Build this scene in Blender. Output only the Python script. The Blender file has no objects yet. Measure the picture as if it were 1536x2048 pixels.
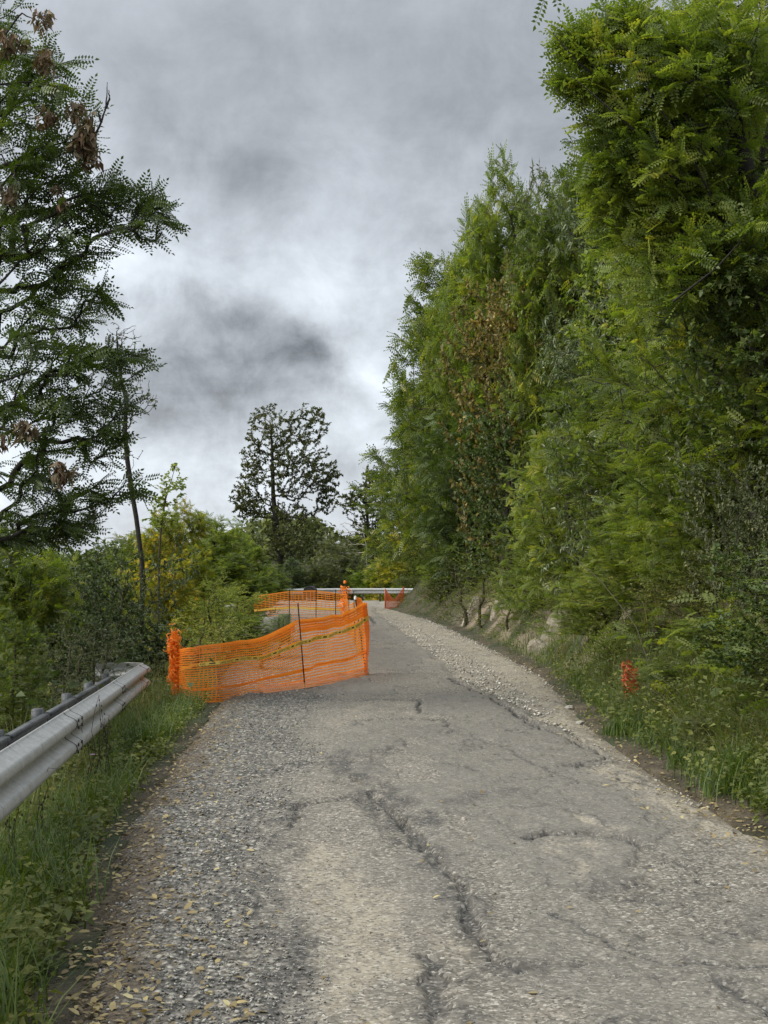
import bpy, math, random
import numpy as np
from mathutils import Vector, Matrix

# ------------------------------------------------------------------ camera, world, sun, exposure
SC = bpy.context.scene
COL = SC.collection
FPX = 2800.0            # focal length in pixels of the 1536x2048 photograph
HOR = 1140.0            # horizon row
CAMH = 1.5

cam_d = bpy.data.cameras.new('camera')
cam_d.sensor_fit = 'VERTICAL'
cam_d.sensor_height = 36.0
cam_d.lens = 36.0 * FPX / 2048.0
cam_d.clip_end = 3000
cam_d.clip_start = 0.05
cam = bpy.data.objects.new('camera', cam_d)
COL.objects.link(cam)
cam.location = (0, 0, CAMH)
cam.rotation_euler = (math.radians(90) + math.atan((HOR - 1024) / FPX), 0, 0)
SC.camera = cam

SUN_EL, SUN_AZ = math.radians(42), math.radians(-108)      # azimuth from +Y, negative = left
world = bpy.data.worlds.new('World')
SC.world = world
world.use_nodes = True


class NT:
    """small node-graph helper"""
    def __init__(self, tree):
        self.t = tree; self.n = tree.nodes; self.l = tree.links

    def put(self, sock, v):
        if v is None: return
        if hasattr(v, 'is_linked') or hasattr(v, 'links'):
            self.l.new(v, sock)
        else:
            if isinstance(v, (tuple, list)) and len(v) == 3 and sock.type == 'RGBA':
                v = (*v, 1)
            sock.default_value = v

    def math(self, op, a, b=None, c=None, clamp=False):
        m = self.n.new('ShaderNodeMath'); m.operation = op; m.use_clamp = clamp
        self.put(m.inputs[0], a); self.put(m.inputs[1], b); self.put(m.inputs[2], c)
        return m.outputs[0]

    def vmath(self, op, a, b=None):
        m = self.n.new('ShaderNodeVectorMath'); m.operation = op
        self.put(m.inputs[0], a); self.put(m.inputs[1], b)
        return m.outputs[0]

    def mix(self, f, a, b, blend='MIX'):
        m = self.n.new('ShaderNodeMix'); m.data_type = 'RGBA'; m.blend_type = blend
        m.clamp_factor = True
        self.put(m.inputs[0], f); self.put(m.inputs[6], a); self.put(m.inputs[7], b)
        return m.outputs[2]

    def noise(self, vec, scale, detail=3, rough=.55, dist=0.0):
        m = self.n.new('ShaderNodeTexNoise')
        self.put(m.inputs['Vector'], vec); m.inputs['Scale'].default_value = scale
        m.inputs['Detail'].default_value = detail; m.inputs['Roughness'].default_value = rough
        m.inputs['Distortion'].default_value = dist
        return m.outputs['Fac'], m.outputs['Color']

    def voronoi(self, vec, scale, feature='F1'):
        m = self.n.new('ShaderNodeTexVoronoi'); m.feature = feature
        self.put(m.inputs['Vector'], vec); m.inputs['Scale'].default_value = scale
        return m

    def ramp(self, f, stops, interp='LINEAR'):
        m = self.n.new('ShaderNodeValToRGB'); m.color_ramp.interpolation = interp
        e = m.color_ramp.elements
        while len(e) > 1: e.remove(e[-1])
        e[0].position = stops[0][0]; c = stops[0][1]
        e[0].color = (*c, 1) if isinstance(c, (tuple, list)) else (c, c, c, 1)
        for p, c in stops[1:]:
            k = e.new(p); k.color = (*c, 1) if isinstance(c, (tuple, list)) else (c, c, c, 1)
        self.put(m.inputs[0], f)
        return m.outputs[0]

    def rng(self, f, a, b, c=0.0, d=1.0, smooth=False):
        m = self.n.new('ShaderNodeMapRange')
        if smooth: m.interpolation_type = 'SMOOTHSTEP'
        self.put(m.inputs[0], f)
        for i, v in enumerate((a, b, c, d)): m.inputs[i + 1].default_value = v
        return m.outputs[0]

    def attr(self, name, vec=False):
        m = self.n.new('ShaderNodeAttribute'); m.attribute_name = name
        return m.outputs['Color'] if vec else m.outputs['Fac']

    def geo(self, out):
        return self.n.new('ShaderNodeNewGeometry').outputs[out]


# --- sky: Nishita under a broken overcast, laid out in azimuth / elevation
g = NT(world.node_tree)
for n_ in list(g.n): g.n.remove(n_)
sky = g.n.new('ShaderNodeTexSky'); sky.sky_type = 'NISHITA'; sky.sun_disc = False
sky.sun_elevation = SUN_EL; sky.sun_rotation = SUN_AZ
tc = g.n.new('ShaderNodeTexCoord').outputs['Generated']
dirn = g.vmath('NORMALIZE', tc)
warp = g.noise(dirn, 7.0, 8, .62)[1]
warp = g.vmath('SUBTRACT', warp, (.5, .5, .5))
wsc = g.n.new('ShaderNodeVectorMath'); wsc.operation = 'SCALE'
g.put(wsc.inputs[0], warp); wsc.inputs['Scale'].default_value = .13
dw = g.vmath('ADD', dirn, wsc.outputs[0])
sx = g.n.new('ShaderNodeSeparateXYZ'); g.put(sx.inputs[0], dw)
sx0 = g.n.new('ShaderNodeSeparateXYZ'); g.put(sx0.inputs[0], dirn)
az = g.math('ARCTAN2', sx.outputs[0], sx.outputs[1])
el = g.math('ARCSINE', g.math('MINIMUM', g.math('MAXIMUM', sx.outputs[2], -1.0), 1.0))


def blob(px, py, sa, se, rot, amp):
    a0, e0 = (px - 768) / FPX, (HOR - py) / FPX
    c, s = math.cos(math.radians(rot)), math.sin(math.radians(rot))
    da = g.math('SUBTRACT', az, a0); de = g.math('SUBTRACT', el, e0)
    u = g.math('ADD', g.math('MULTIPLY', da, c / sa), g.math('MULTIPLY', de, s / sa))
    v = g.math('ADD', g.math('MULTIPLY', da, -s / se), g.math('MULTIPLY', de, c / se))
    r2 = g.math('ADD', g.math('MULTIPLY', u, u), g.math('MULTIPLY', v, v))
    return g.math('MULTIPLY', g.math('EXPONENT', g.math('MULTIPLY', r2, -1.0)), amp)


nA = g.noise(dirn, 4.0, 6, .55, .3)[0]
nB = g.noise(dirn, 16.0, 8, .62, .25)[0]
mp = g.n.new('ShaderNodeMapping'); g.put(mp.inputs[0], dirn); mp.inputs['Scale'].default_value = (1, 1, 3.6)
nC = g.noise(mp.outputs[0], 5.0, 8, .58, .4)[0]
val = g.math('ADD', .37, g.rng(sx0.outputs[2], .36, 1.0, 0.0, .62))
for b in [(290, 530, .110, .024, -10, .19), (600, 600, .09, .025, -35, .05), (735, 800, .035, .035, -48, .26),
          (90, 700, .07, .13, 0, .34), (560, 990, .34, .050, 0, .20), (640, 430, .12, .04, 10, .03), (470, 500, .14, .04, 0, .05),
          (480, 930, .09, .03, 0, .10), (790, 720, .06, .08, 0, .12), (650, 640, .05, .03, 0, .10),
          (420, 660, .105, .042, -26, -.09), (300, 630, .05, .022, -20, -.06), (350, 810, .065, .045, 10, -.13), (560, 715, .05, .018, -25, -.04),
          (700, 830, .030, .014, -20, -.10), (640, 760, .035, .014, -35, -.06),
          (900, 60, .16, .07, 0, -.05), (470, 230, .2, .03, 5, -.03), (880, 400, .1, .04, 0, -.03)]:
    val = g.math('ADD', val, blob(*b))
val = g.math('ADD', val, g.rng(nA, .3, .7, -.04, .04))
low = g.rng(sx0.outputs[2], .33, .16, .35, 1.0)
val = g.math('ADD', val, g.math('MULTIPLY', g.rng(nB, .3, .7, -.17, .17), low))
val = g.math('ADD', val, g.rng(g.math('ABSOLUTE', az), .34, .8, 0.0, .20))  # extra sky brightness out of view, added to light the foliage
val = g.math('ADD', val, g.math('MULTIPLY', g.rng(nC, .35, .65, -.065, .065), low))
val = g.math('MULTIPLY', g.math('MINIMUM', g.math('MAXIMUM', val, .10), .86), .56)
tint = g.ramp(val, [(.2, (.93, .99, 1.07)), (.42, (.92, .99, 1.07)), (.7, (.985, 1.0, 1.03)), (.95, (1, 1, 1))])
vcol = g.n.new('ShaderNodeCombineXYZ')
for i in range(3): g.put(vcol.inputs[i], val)
cloud = g.mix(1.0, tint, vcol.outputs[0], 'MULTIPLY')
below = g.rng(sx0.outputs[2], -.12, .0, 0, 1)
cloud = g.mix(below, (.10, .11, .07), cloud)
bg1 = g.n.new('ShaderNodeBackground'); g.put(bg1.inputs[0], sky.outputs[0]); bg1.inputs[1].default_value = .06
bg2 = g.n.new('ShaderNodeBackground'); g.put(bg2.inputs[0], cloud); bg2.inputs[1].default_value = 1.0
mx = g.n.new('ShaderNodeMixShader'); mx.inputs[0].default_value = .94
g.l.new(bg1.outputs[0], mx.inputs[1]); g.l.new(bg2.outputs[0], mx.inputs[2])
wo = g.n.new('ShaderNodeOutputWorld'); g.l.new(mx.outputs[0], wo.inputs[0])

sun_d = bpy.data.lights.new('sun', 'SUN'); sun_d.energy = 1.5; sun_d.angle = math.radians(30)
sun_d.color = (1.0, .955, .88)
sun = bpy.data.objects.new('sun', sun_d); COL.objects.link(sun)
sd = Vector((math.sin(SUN_AZ) * math.cos(SUN_EL), math.cos(SUN_AZ) * math.cos(SUN_EL), math.sin(SUN_EL)))
sun.rotation_euler = sd.to_track_quat('Z', 'Y').to_euler()

SC.view_settings.view_transform = 'Standard'
SC.view_settings.look = 'None'
SC.view_settings.exposure = 1.25
SC.view_settings.gamma = 1.0
SC.view_settings.use_curve_mapping = False
SC.render.engine = 'CYCLES'
SC.cycles.max_bounces = 7
SC.cycles.diffuse_bounces = 4
SC.cycles.glossy_bounces = 2
SC.cycles.transmission_bounces = 4
SC.cycles.transparent_max_bounces = 4

# ------------------------------------------------------------------ helpers
RNG = np.random.default_rng(7)


def hash2(ix, iy, s):
    h = (ix.astype(np.int64) * 374761393 + iy.astype(np.int64) * 668265263 + s * 974634777) & 0xffffffff
    h = ((h ^ (h >> 13)) * 1274126177) & 0xffffffff
    return ((h ^ (h >> 16)) & 0xffff) / 65535.0


def vnoise(x, y, s=0):
    x = np.asarray(x, float); y = np.asarray(y, float)
    ix = np.floor(x); iy = np.floor(y); fx = x - ix; fy = y - iy
    fx = fx * fx * (3 - 2 * fx); fy = fy * fy * (3 - 2 * fy)
    a = hash2(ix, iy, s); b = hash2(ix + 1, iy, s); c = hash2(ix, iy + 1, s); d = hash2(ix + 1, iy + 1, s)
    return a + (b - a) * fx + (c - a) * fy + (a - b - c + d) * fx * fy


def fbm(x, y, s=0, o=4, gain=.5):
    t = 0; amp = 1; tot = 0
    for i in range(o):
        t = t + amp * vnoise(x * 2 ** i + 17.3 * i, y * 2 ** i - 9.1 * i, s + i); tot += amp; amp *= gain
    return t / tot


def sstep(x, a, b):
    t = np.clip((x - a) / (b - a), 0, 1); return t * t * (3 - 2 * t)


def G(px, py, z=0.0):
    """ground point seen at a pixel of the photograph -> (X, Y)"""
    d = (CAMH - z) * FPX / (py - HOR)
    return np.array(((px - 768) * d / FPX, d))


def W(px, py, d):
    """point at depth d"""
    return np.array(((px - 768) * d / FPX, d, CAMH + (HOR - py) * d / FPX))


def mesh_np(name, V, F, attrs=None, smooth=False, mats=(), matidx=None):
    """V (n,3); F = list of (m,k) int arrays; attrs {name: (domain, values)}"""
    me = bpy.data.meshes.new(name)
    V = np.asarray(V, np.float32)
    if not isinstance(F, list): F = [F]
    F = [np.asarray(f, np.int32) for f in F if len(f)]
    nl = sum(f.size for f in F); npoly = sum(len(f) for f in F)
    me.vertices.add(len(V)); me.vertices.foreach_set('co', V.ravel())
    me.loops.add(nl); me.polygons.add(npoly)
    me.loops.foreach_set('vertex_index', np.concatenate([f.ravel() for f in F]))
    st = []; o = 0
    for f in F:
        st.append(o + np.arange(len(f)) * f.shape[1]); o += f.size
    me.polygons.foreach_set('loop_start', np.concatenate(st).astype(np.int32))
    me.update(calc_edges=True)
    if smooth:
        me.polygons.foreach_set('use_smooth', np.ones(npoly, bool))
    for k, (dom, vals) in (attrs or {}).items():
        at = me.attributes.new(k, 'FLOAT', dom); at.data.foreach_set('value', np.asarray(vals, np.float32).ravel())
    for m in mats: me.materials.append(m)
    if matidx is not None: me.polygons.foreach_set('material_index', np.asarray(matidx, np.int32))
    me.update()
    return me


class MB:
    """collects pieces of geometry for one mesh"""
    def __init__(self): self.V = []; self.F = {}; self.n = 0; self.A = {}

    def add(self, V, F, rnd=None):
        V = np.asarray(V, float); F = np.asarray(F)
        k = F.shape[1]
        self.F.setdefault(k, []).append(F + self.n); self.V.append(V); self.n += len(V)
        self.A.setdefault(k, []).append(np.full(len(F), .5) if rnd is None else np.broadcast_to(rnd, (len(F),)))
        return self

    def box(self, c, s, R=None, rnd=None):
        x, y, z = np.array(s) / 2
        P = np.array([(-x, -y, -z), (x, -y, -z), (x, y, -z), (-x, y, -z), (-x, -y, z), (x, -y, z), (x, y, z), (-x, y, z)])
        if R is not None: P = P @ np.asarray(R).T
        return self.add(P + np.asarray(c), [(0, 3, 2, 1), (4, 5, 6, 7), (0, 1, 5, 4), (1, 2, 6, 5), (2, 3, 7, 6), (3, 0, 4, 7)], rnd)

    def tube(self, pts, rad, sides=8, caps=True, rnd=None):
        pts = np.asarray(pts, float); n = len(pts)
        rad = np.broadcast_to(np.asarray(rad, float), (n,))
        T = np.gradient(pts, axis=0); T /= np.linalg.norm(T, axis=1)[:, None] + 1e-9
        ref = np.array((0, 0, 1.)) if abs(T[0][2]) < .9 else np.array((1., 0, 0))
        U = np.cross(T, ref); U /= np.linalg.norm(U, axis=1)[:, None] + 1e-9
        Wv = np.cross(T, U)
        a = np.arange(sides) * 2 * np.pi / sides
        V = pts[:, None] + rad[:, None, None] * (np.cos(a)[None, :, None] * U[:, None] + np.sin(a)[None, :, None] * Wv[:, None])
        i = np.arange(n - 1)[:, None] * sides; j = np.arange(sides)[None]
        j2 = (j + 1) % sides
        F = np.stack([i + j, i + j2, i + sides + j2, i + sides + j], -1).reshape(-1, 4)
        self.add(V.reshape(-1, 3), F, rnd)
        if caps:
            for e, pt in ((0, pts[0]), (n - 1, pts[-1])):
                ring = V[e]; base = np.vstack([ring, pt[None]])
                tri = [(k, (k + 1) % sides, sides) if e else ((k + 1) % sides, k, sides) for k in range(sides)]
                self.add(base, tri, rnd)
        return self

    def data(self, name, mats=(), smooth=False):
        ks = sorted(self.F)
        F = [np.concatenate(self.F[k]) for k in ks]
        A = np.concatenate([np.concatenate(self.A[k]) for k in ks])
        return mesh_np(name, np.concatenate(self.V), F, {'rnd': ('FACE', A)}, smooth, mats)

    def obj(self, name, mat, parent=None, smooth=False):
        return link(name, self.data(name, [mat] if mat else [], smooth), parent)


def link(name, data, parent=None):
    o = bpy.data.objects.new(name, data); COL.objects.link(o)
    if parent is not None: o.parent = parent
    return o


def tag(o, label=None, cat=None, group=None, kind=None):
    if label: o['label'] = label
    if cat: o['category'] = cat
    if group: o['group'] = group
    if kind: o['kind'] = kind
    return o


def thing(name, loc, label, cat, group=None):
    o = bpy.data.objects.new(name, None); COL.objects.link(o); o.location = loc
    o.empty_display_size = .2
    return tag(o, label, cat, group)


def rel(mb, loc):
    mb.V = [v - np.asarray(loc) for v in mb.V]
    return mb


def mat(name):
    m = bpy.data.materials.new(name); m.use_nodes = True
    t = NT(m.node_tree); b = t.n['Principled BSDF']
    return m, t, b


def simple(name, col, rough=.6, metal=0.0, var=.15, scale=20, bump=0.0, spec=.5):
    m, t, b = mat(name)
    co = t.n.new('ShaderNodeTexCoord').outputs['Object']
    f = t.noise(co, scale, 4)[0]
    f2 = t.noise(co, scale * .13, 3)[0]
    c = t.mix(t.rng(f, .3, .7), tuple(x * (1 - var) for x in col), tuple(min(1, x * (1 + var)) for x in col))
    c = t.mix(t.rng(f2, .35, .7, 0, .5), c, tuple(x * (1 - 1.6 * var) for x in col))
    t.put(b.inputs['Base Color'], c); b.inputs['Roughness'].default_value = rough
    b.inputs['Metallic'].default_value = metal
    b.inputs['Specular IOR Level'].default_value = spec
    if bump:
        bp = t.n.new('ShaderNodeBump'); bp.inputs['Strength'].default_value = bump; bp.inputs['Distance'].default_value = .01
        t.put(bp.inputs['Height'], f); t.l.new(bp.outputs[0], b.inputs['Normal'])
    return m


def leafmat(name, stops, rough=.5, trans=.35, spec=.4, patch=.6, back=1.25):
    """leaf material: colour by a random value per leaf, drifting in patches; underside paler"""
    m, t, b = mat(name)
    r = t.attr('rnd')
    pos = t.geo('Position')
    nz = t.noise(pos, patch, 3)[0]
    nz2 = t.noise(pos, patch * 4, 2)[0]
    f = t.math('ADD', t.math('MULTIPLY', r, .62), t.math('ADD', t.math('MULTIPLY', t.math('SUBTRACT', nz, .5), 1.1),
                                                       t.math('MULTIPLY', t.math('SUBTRACT', nz2, .5), .5)), clamp=False)
    f = t.math('ADD', f, .19, clamp=True)
    stops = [(p_, (c_[0] * 2.0, c_[1] * 1.72, c_[2] * 1.6)) for p_, c_ in stops] if 'leaf' in name and 'fallen' not in name and 'dead' not in name or 'blade' in name else stops
    c = t.ramp(f, stops)
    pale = t.mix(.35, c, (.16, .19, .12))
    c2 = t.mix(t.math('MULTIPLY', t.geo('Backfacing'), .8), c, pale)
    t.put(b.inputs['Base Color'], c2)
    b.inputs['Roughness'].default_value = rough
    b.inputs['Specular IOR Level'].default_value = spec
    tr = t.n.new('ShaderNodeBsdfTranslucent')
    t.put(tr.inputs[0], t.mix(1.0, c, (1.3, 1.4, .5), 'MULTIPLY'))
    ms = t.n.new('ShaderNodeMixShader'); ms.inputs[0].default_value = trans
    t.l.new(b.outputs[0], ms.inputs[1]); t.l.new(tr.outputs[0], ms.inputs[2])
    t.l.new(ms.outputs[0], t.n['Material Output'].inputs[0])
    return m


# ------------------------------------------------------------------ ground shape
_fy = [-5, 4.6, 7.9, 10, 14, 17, 20, 26, 36.5, 44, 51, 57.5, 62, 68, 80, 400]
_fx = [2.3, 2.25, 2.17, 2.04, 2.02, 2.2, 2.3, 2.17, 1.72, 1.3, .65, .1, .5, 3.5, 8, 30]
_ly = [-5, 4.6, 6.4, 8.2, 10.2, 13, 16.5, 20, 26, 37, 46, 58, 66, 80, 400]
_lx = [-.9, -1.02, -1.25, -1.52, -1.6, -1.75, -1.9, -2.35, -2.6, -3.3, -4.1, -5.2, -6.0, -6.5, -30]


def XR(y): return np.interp(y, _fy, _fx)
def XL(y): return np.interp(y, _ly, _lx)


def HB(x, y):
    """smooth base height"""
    x = np.asarray(x, float); y = np.asarray(y, float)
    lon = -.25 * sstep(y, 52, 70)
    drop = np.where(y > 80, -(y - 80) * .35, 0); drop = np.maximum(drop, -9)
    tr = x - XR(y); tl = XL(y) - x
    hr = 1.05 * np.maximum(tr - .35, 0) + .10 * np.clip(tr, 0, .35)
    lim = 5.2
    hr = np.where(hr > lim, lim + (hr - lim) * .35, hr) * (1 - sstep(y, 70, 84))
    hr = np.minimum(hr, 14)
    hl = -(.16 * np.clip(tl, 0, 1.2) + .62 * np.clip(tl - 1.2, 0, 8.5) + .05 * np.clip(tl - 9.7, 0, 40))
    ridge = np.interp(x, [-110, -70, -55, -38, -24, -12, -5, 5, 30, 90], [2, 5.0, 7.0, 9.2, 8.8, 7.0, 3.4, 4, 6, 9])
    hill = (ridge + 10) * sstep(y, 120, 228)
    far = np.where(y > 80, 1., 0.)
    h = lon + hr + hl * (1 - .0 * far) + drop
    h = np.where(y > 100, np.minimum(h, -8), h) if np.ndim(h) else h
    return h + hill


def H(x, y):
    b = HB(x, y)
    tr = np.asarray(x, float) - XR(y); tl = XL(y) - np.asarray(x, float)
    off = np.clip(np.maximum(tr - .2, tl - .1) / .8, 0, 1)
    n = (fbm(np.asarray(x) * .9, np.asarray(y) * .9, 3, 4) - .5) * .55 + (fbm(np.asarray(x) * .25, np.asarray(y) * .25, 9, 3) - .5) * .9
    amp = np.where(tl > 0, .25, 1.0)
    return b + off * n * amp
# ------------------------------------------------------------------ ground sheet
xs = np.concatenate([-np.geomspace(6, 130, 46)[::-1], np.linspace(-5.8, 7, 150), np.geomspace(7.2, 110, 40)])
ys = np.concatenate([np.linspace(-14, 3.5, 20), np.geomspace(3.7, 90, 230), np.geomspace(92, 420, 46)])
GX, GY = np.meshgrid(xs, ys)
GZ = H(GX, GY)
inr = (GX > XL(GY) + .05) & (GX < XR(GY) - .05) & (GY < 79)
GZ = GZ - np.where(inr, .14, 0)


def gridfaces(ny, nx):
    i = np.arange(ny - 1)[:, None] * nx + np.arange(nx - 1)[None]
    return np.stack([i, i + 1, i + 1 + nx, i + nx], -1).reshape(-1, 4)


m_soil, t, b = mat('soil_and_litter')
pos = t.geo('Position')
n1 = t.noise(pos, 3.0, 6)[0]; n2 = t.noise(pos, 40, 4)[0]; n3 = t.noise(pos, .7, 4)[0]
soil = t.ramp(n1, [(.3, (.045, .036, .022)), (.5, (.085, .068, .042)), (.7, (.15, .12, .075))])
moss = t.ramp(n2, [(.3, (.018, .028, .010)), (.7, (.055, .075, .022))])
pale = t.ramp(n2, [(.3, (.19, .15, .10)), (.7, (.33, .27, .19))])
c = t.mix(t.rng(n3, .42, .6), soil, moss)
c = t.mix(t.attr('earth'), c, pale)
t.put(b.inputs['Base Color'], c); b.inputs['Roughness'].default_value = .95
bp = t.n.new('ShaderNodeBump'); bp.inputs['Strength'].default_value = .9; bp.inputs['Distance'].default_value = .05
t.put(bp.inputs['Height'], n2); t.l.new(bp.outputs[0], b.inputs['Normal'])
tr_ = GX - XR(GY)
earth = sstep(fbm(GX * 1.3, GY * .8, 31, 4), .42, .52) * sstep(tr_, .2, .4) * (1 - sstep(tr_, 1.8, 2.6)) * sstep(GY, 15, 18) * (1 - sstep(GY, 36, 42))
gm = mesh_np('ground', np.stack([GX, GY, GZ], -1).reshape(-1, 3), gridfaces(len(ys), len(xs)),
             {'earth': ('POINT', earth)}, True, [m_soil])
tag(link('ground', gm), kind='structure')

# ------------------------------------------------------------------ road sheet with its potholes, patches and ruts
ry = np.concatenate([np.linspace(-4, 4.2, 40), 4.3 * np.exp(np.arange(0, 640) * .0046)])
ry = ry[ry < 80]
NC = 300
u = np.linspace(0, 1, NC)
RY, U = np.meshgrid(ry, u, indexing='ij')
l_, r_ = XL(RY) - .12, XR(RY) + .12
RX = l_ + (r_ - l_) * U
PXI = 768 + RX * FPX / RY.clip(.5); PYI = HOR + CAMH * FPX / RY.clip(.5)


def pdist(X, Y, poly, sy=1.0):
    """distance to a polyline of ground points"""
    P = [G(*p) for p in poly]; D = np.full(X.shape, 1e9)
    for a, b_ in zip(P[:-1], P[1:]):
        v = b_ - a; L = (v * v).sum()
        tt = np.clip(((X - a[0]) * v[0] + (Y - a[1]) * v[1]) / L, 0, 1)
        D = np.minimum(D, np.hypot(X - a[0] - tt * v[0], (Y - a[1] - tt * v[1]) * sy))
    return D


def side(X, Y, poly):
    """signed X offset from a polyline given as x(y)"""
    P = np.array([G(*p) for p in poly]); P = P[np.argsort(P[:, 1])]
    return X - np.interp(Y, P[:, 1], P[:, 0])


wx = RX + (fbm(RX * 3, RY * 3, 41, 4) - .5) * .34
wy = RY + (fbm(RX * 3, RY * 2, 51, 4) - .5) * .6
fx_ = RX + (fbm(RX * 9, RY * 9, 61, 3) - .5) * .10
fy_ = RY + (fbm(RX * 9, RY * 9, 71, 3) - .5) * .18
n_a = fbm(RX * 1.5, RY * .8, 81, 5); n_b = fbm(RX * 6, RY * 3, 91, 4); n_c = fbm(RX * 20, RY * 12, 101, 3)
n_d = fbm(RX * 14, RY * 9, 121, 4)

dark = np.zeros_like(RX); dust = np.zeros_like(RX); grav = np.zeros_like(RX); hz = np.zeros_like(RX)


def line(poly, w, amt, depth=0.0, sy=.6):
    global dark, hz
    d_ = pdist(fx_, fy_, poly, sy)
    d_ = d_ + (n_d - .5) * w * 1.6
    k = 1 - sstep(d_, w * .35, w * .85); ks = np.exp(-(np.abs(d_) / (w * 2.2)) ** 2)
    dark = np.maximum(dark, np.maximum(k * amt * (.6 + .8 * n_c), ks * amt * .30)); hz = hz - depth * 1.2 * k


def area(poly, w, amt, depth=0.0, sy=.5):
    global dark, hz
    d_ = pdist(wx, wy, poly, sy)
    k = 1 - sstep(d_, w * .45, w * 1.2)
    dark = np.maximum(dark, .72 * k * amt * (.30 + .9 * sstep(n_b * .7 + .7 * n_d, .60, .80))); hz = hz - depth * k


def dusty(poly, w, amt, sy=.5):
    global dust
    d_ = pdist(wx, wy, poly, sy)
    dust = np.maximum(dust, (1 - sstep(d_, w * .3, w * 1.25)) * amt * (.45 + 1.1 * n_b))


# broken asphalt edge running down the lane
line([(735, 1590), (800, 1640), (850, 1690), (872, 1735), (930, 1780), (940, 1860), (985, 1915), (1045, 1945)], .040, .85, .022)
line([(850, 1690), (880, 1750), (945, 1800), (955, 1880), (1010, 1930)], .11, .5)
line([(1045, 1945), (1150, 1930), (1240, 1925)], .022, .8, .01)
line([(870, 1925), (880, 1980), (860, 2048)], .07, .8, .02)
area([(870, 2040), (890, 1940), (1000, 1950)], .13, .8)
area([(860, 1700), (905, 1760), (945, 1830), (975, 1920)], .09, .75)
area([(1290, 1900), (1420, 1860), (1560, 1850)], .22, .55)
area([(1230, 1790), (1330, 1800), (1400, 1790)], .20, .5)
area([(905, 1610), (1000, 1590), (1130, 1610)], .16, .5)
area([(1380, 1730), (1480, 1700), (1560, 1740)], .16, .45)
# older patch band swinging across from the left rut
line([(590, 1655), (603, 1610), (700, 1598), (800, 1640), (840, 1700)], .05, .75, .02)
area([(690, 1520), (730, 1570), (790, 1620), (840, 1690)], .17, .85, .012)
area([(600, 1610), (700, 1595), (800, 1630)], .11, .8, .008)
line([(590, 1535), (650, 1528)], .035, .7, .012)
area([(560, 1740), (548, 1830), (560, 1950), (620, 2048)], .11, .95, .012)
area([(590, 1640), (560, 1740)], .09, .9)
# cracked lane on the right hand side
for pl, w_, a_ in [([(1110, 1835), (1200, 1885), (1290, 1925), (1390, 1935), (1536, 1932)], .02, .9),
                   ([(1190, 1780), (1290, 1778), (1390, 1785)], .013, .8),
                   ([(1210, 1800), (1300, 1808), (1380, 1812)], .013, .8),
                   ([(1370, 1815), (1400, 1850), (1470, 1875), (1536, 1880)], .022, .8),
                   ([(1430, 1970), (1480, 2005), (1536, 2030)], .03, .9),
                   ([(1390, 1765), (1450, 1775), (1536, 1776)], .012, .6),
                   ([(1440, 1965), (1536, 1968)], .012, .6), ([(1300, 1700), (1370, 1740), (1420, 1780)], .02, .5),
                   ([(905, 1632), (960, 1640), (1010, 1660), (1060, 1682)], .014, .5),
                   ([(1020, 1625), (1100, 1620), (1180, 1640), (1230, 1668)], .016, .5)]:
    line(pl, w_, a_, .008)
# pothole with a dark lip
line([(1055, 1684), (1110, 1677), (1180, 1678), (1255, 1684), (1275, 1700)], .05, 1.0, .04)
dusty([(1100, 1700), (1160, 1700)], .16, 1.0); dusty([(1150, 1645), (1210, 1668)], .10, .9)
dusty([(1140, 1740), (1160, 1760)], .08, .7)
# rectangular cut in the asphalt and its neighbours
line([(700, 1405), (770, 1403), (842, 1405)], .045, .9, .03, .5)
line([(842, 1405), (838, 1428)], .04, .8, .03)
dusty([(730, 1418), (815, 1420)], .35, .55)
line([(710, 1445), (800, 1440), (890, 1442), (905, 1470)], .035, .8, .02)
area([(800, 1460), (885, 1465)], .3, .35)
# step from asphalt down to the loose stone on the right
line([(905, 1360), (960, 1388), (1020, 1425), (1080, 1462), (1140, 1482), (1222, 1518)], .075, .9, .05)
line([(1222, 1520), (1150, 1538), (1115, 1540)], .04, .9, .03)
line([(940, 1475), (1020, 1505), (1075, 1540), (1130, 1560), (1160, 1575)], .035, .55, .01)
line([(895, 1536), (930, 1540), (950, 1548)], .03, .7, .01)
line([(742, 1235), (752, 1250)], .10, 1.0, .05)
area([(745, 1262), (800, 1300), (840, 1335)], .2, .3, 0, .4)

sr = side(wx, wy, [(742, 1222), (760, 1240), (840, 1300), (905, 1360), (1020, 1425), (1100, 1470), (1222, 1520), (1330, 1640), (1700, 1900), (2400, 2048)])
strip = sstep(sr, 0, .22) * (RY > 8)
# worn-through upper layer: ragged plateaus about a centimetre proud, with broken dark edges
px_ = RX + (fbm(RX * 5, RY * 4, 131, 4) - .5) * .22; py_ = RY + (fbm(RX * 5, RY * 4, 141, 4) - .5) * .4
f1 = fbm(px_ * .9 + 4.1, py_ * .42 + 1.7, 151, 3) + (n_d - .5) * .05
lanes = sstep(RX - XL(RY), 1.0, 1.5)
layer = sstep(f1, .475, .487) * lanes * (1 - strip)
e1 = np.exp(-((f1 - .478) / .007) ** 2) * lanes * (1 - strip)
f2 = fbm(px_ * 2.1 + 9.3, py_ * .75, 161, 3) + (n_d - .5) * .03
layer2 = sstep(f2, .56, .57) * lanes * (1 - layer * .5)
e2 = np.exp(-((f2 - .563) / .005) ** 2) * lanes
crk = np.exp(-(np.abs(fbm(px_ * .8, py_ * 1.9 + 3, 171, 4) - .5) / .0055) ** 2) * sstep(RX, .2, .9) * (1 - sstep(RY, 18, 26))
crk2 = np.exp(-(np.abs(fbm(px_ * 1.7 + 5, py_ * 3.4, 181, 3) - .46) / .006) ** 2) * sstep(RX, .5, 1.1) * (RY < 9)
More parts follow.
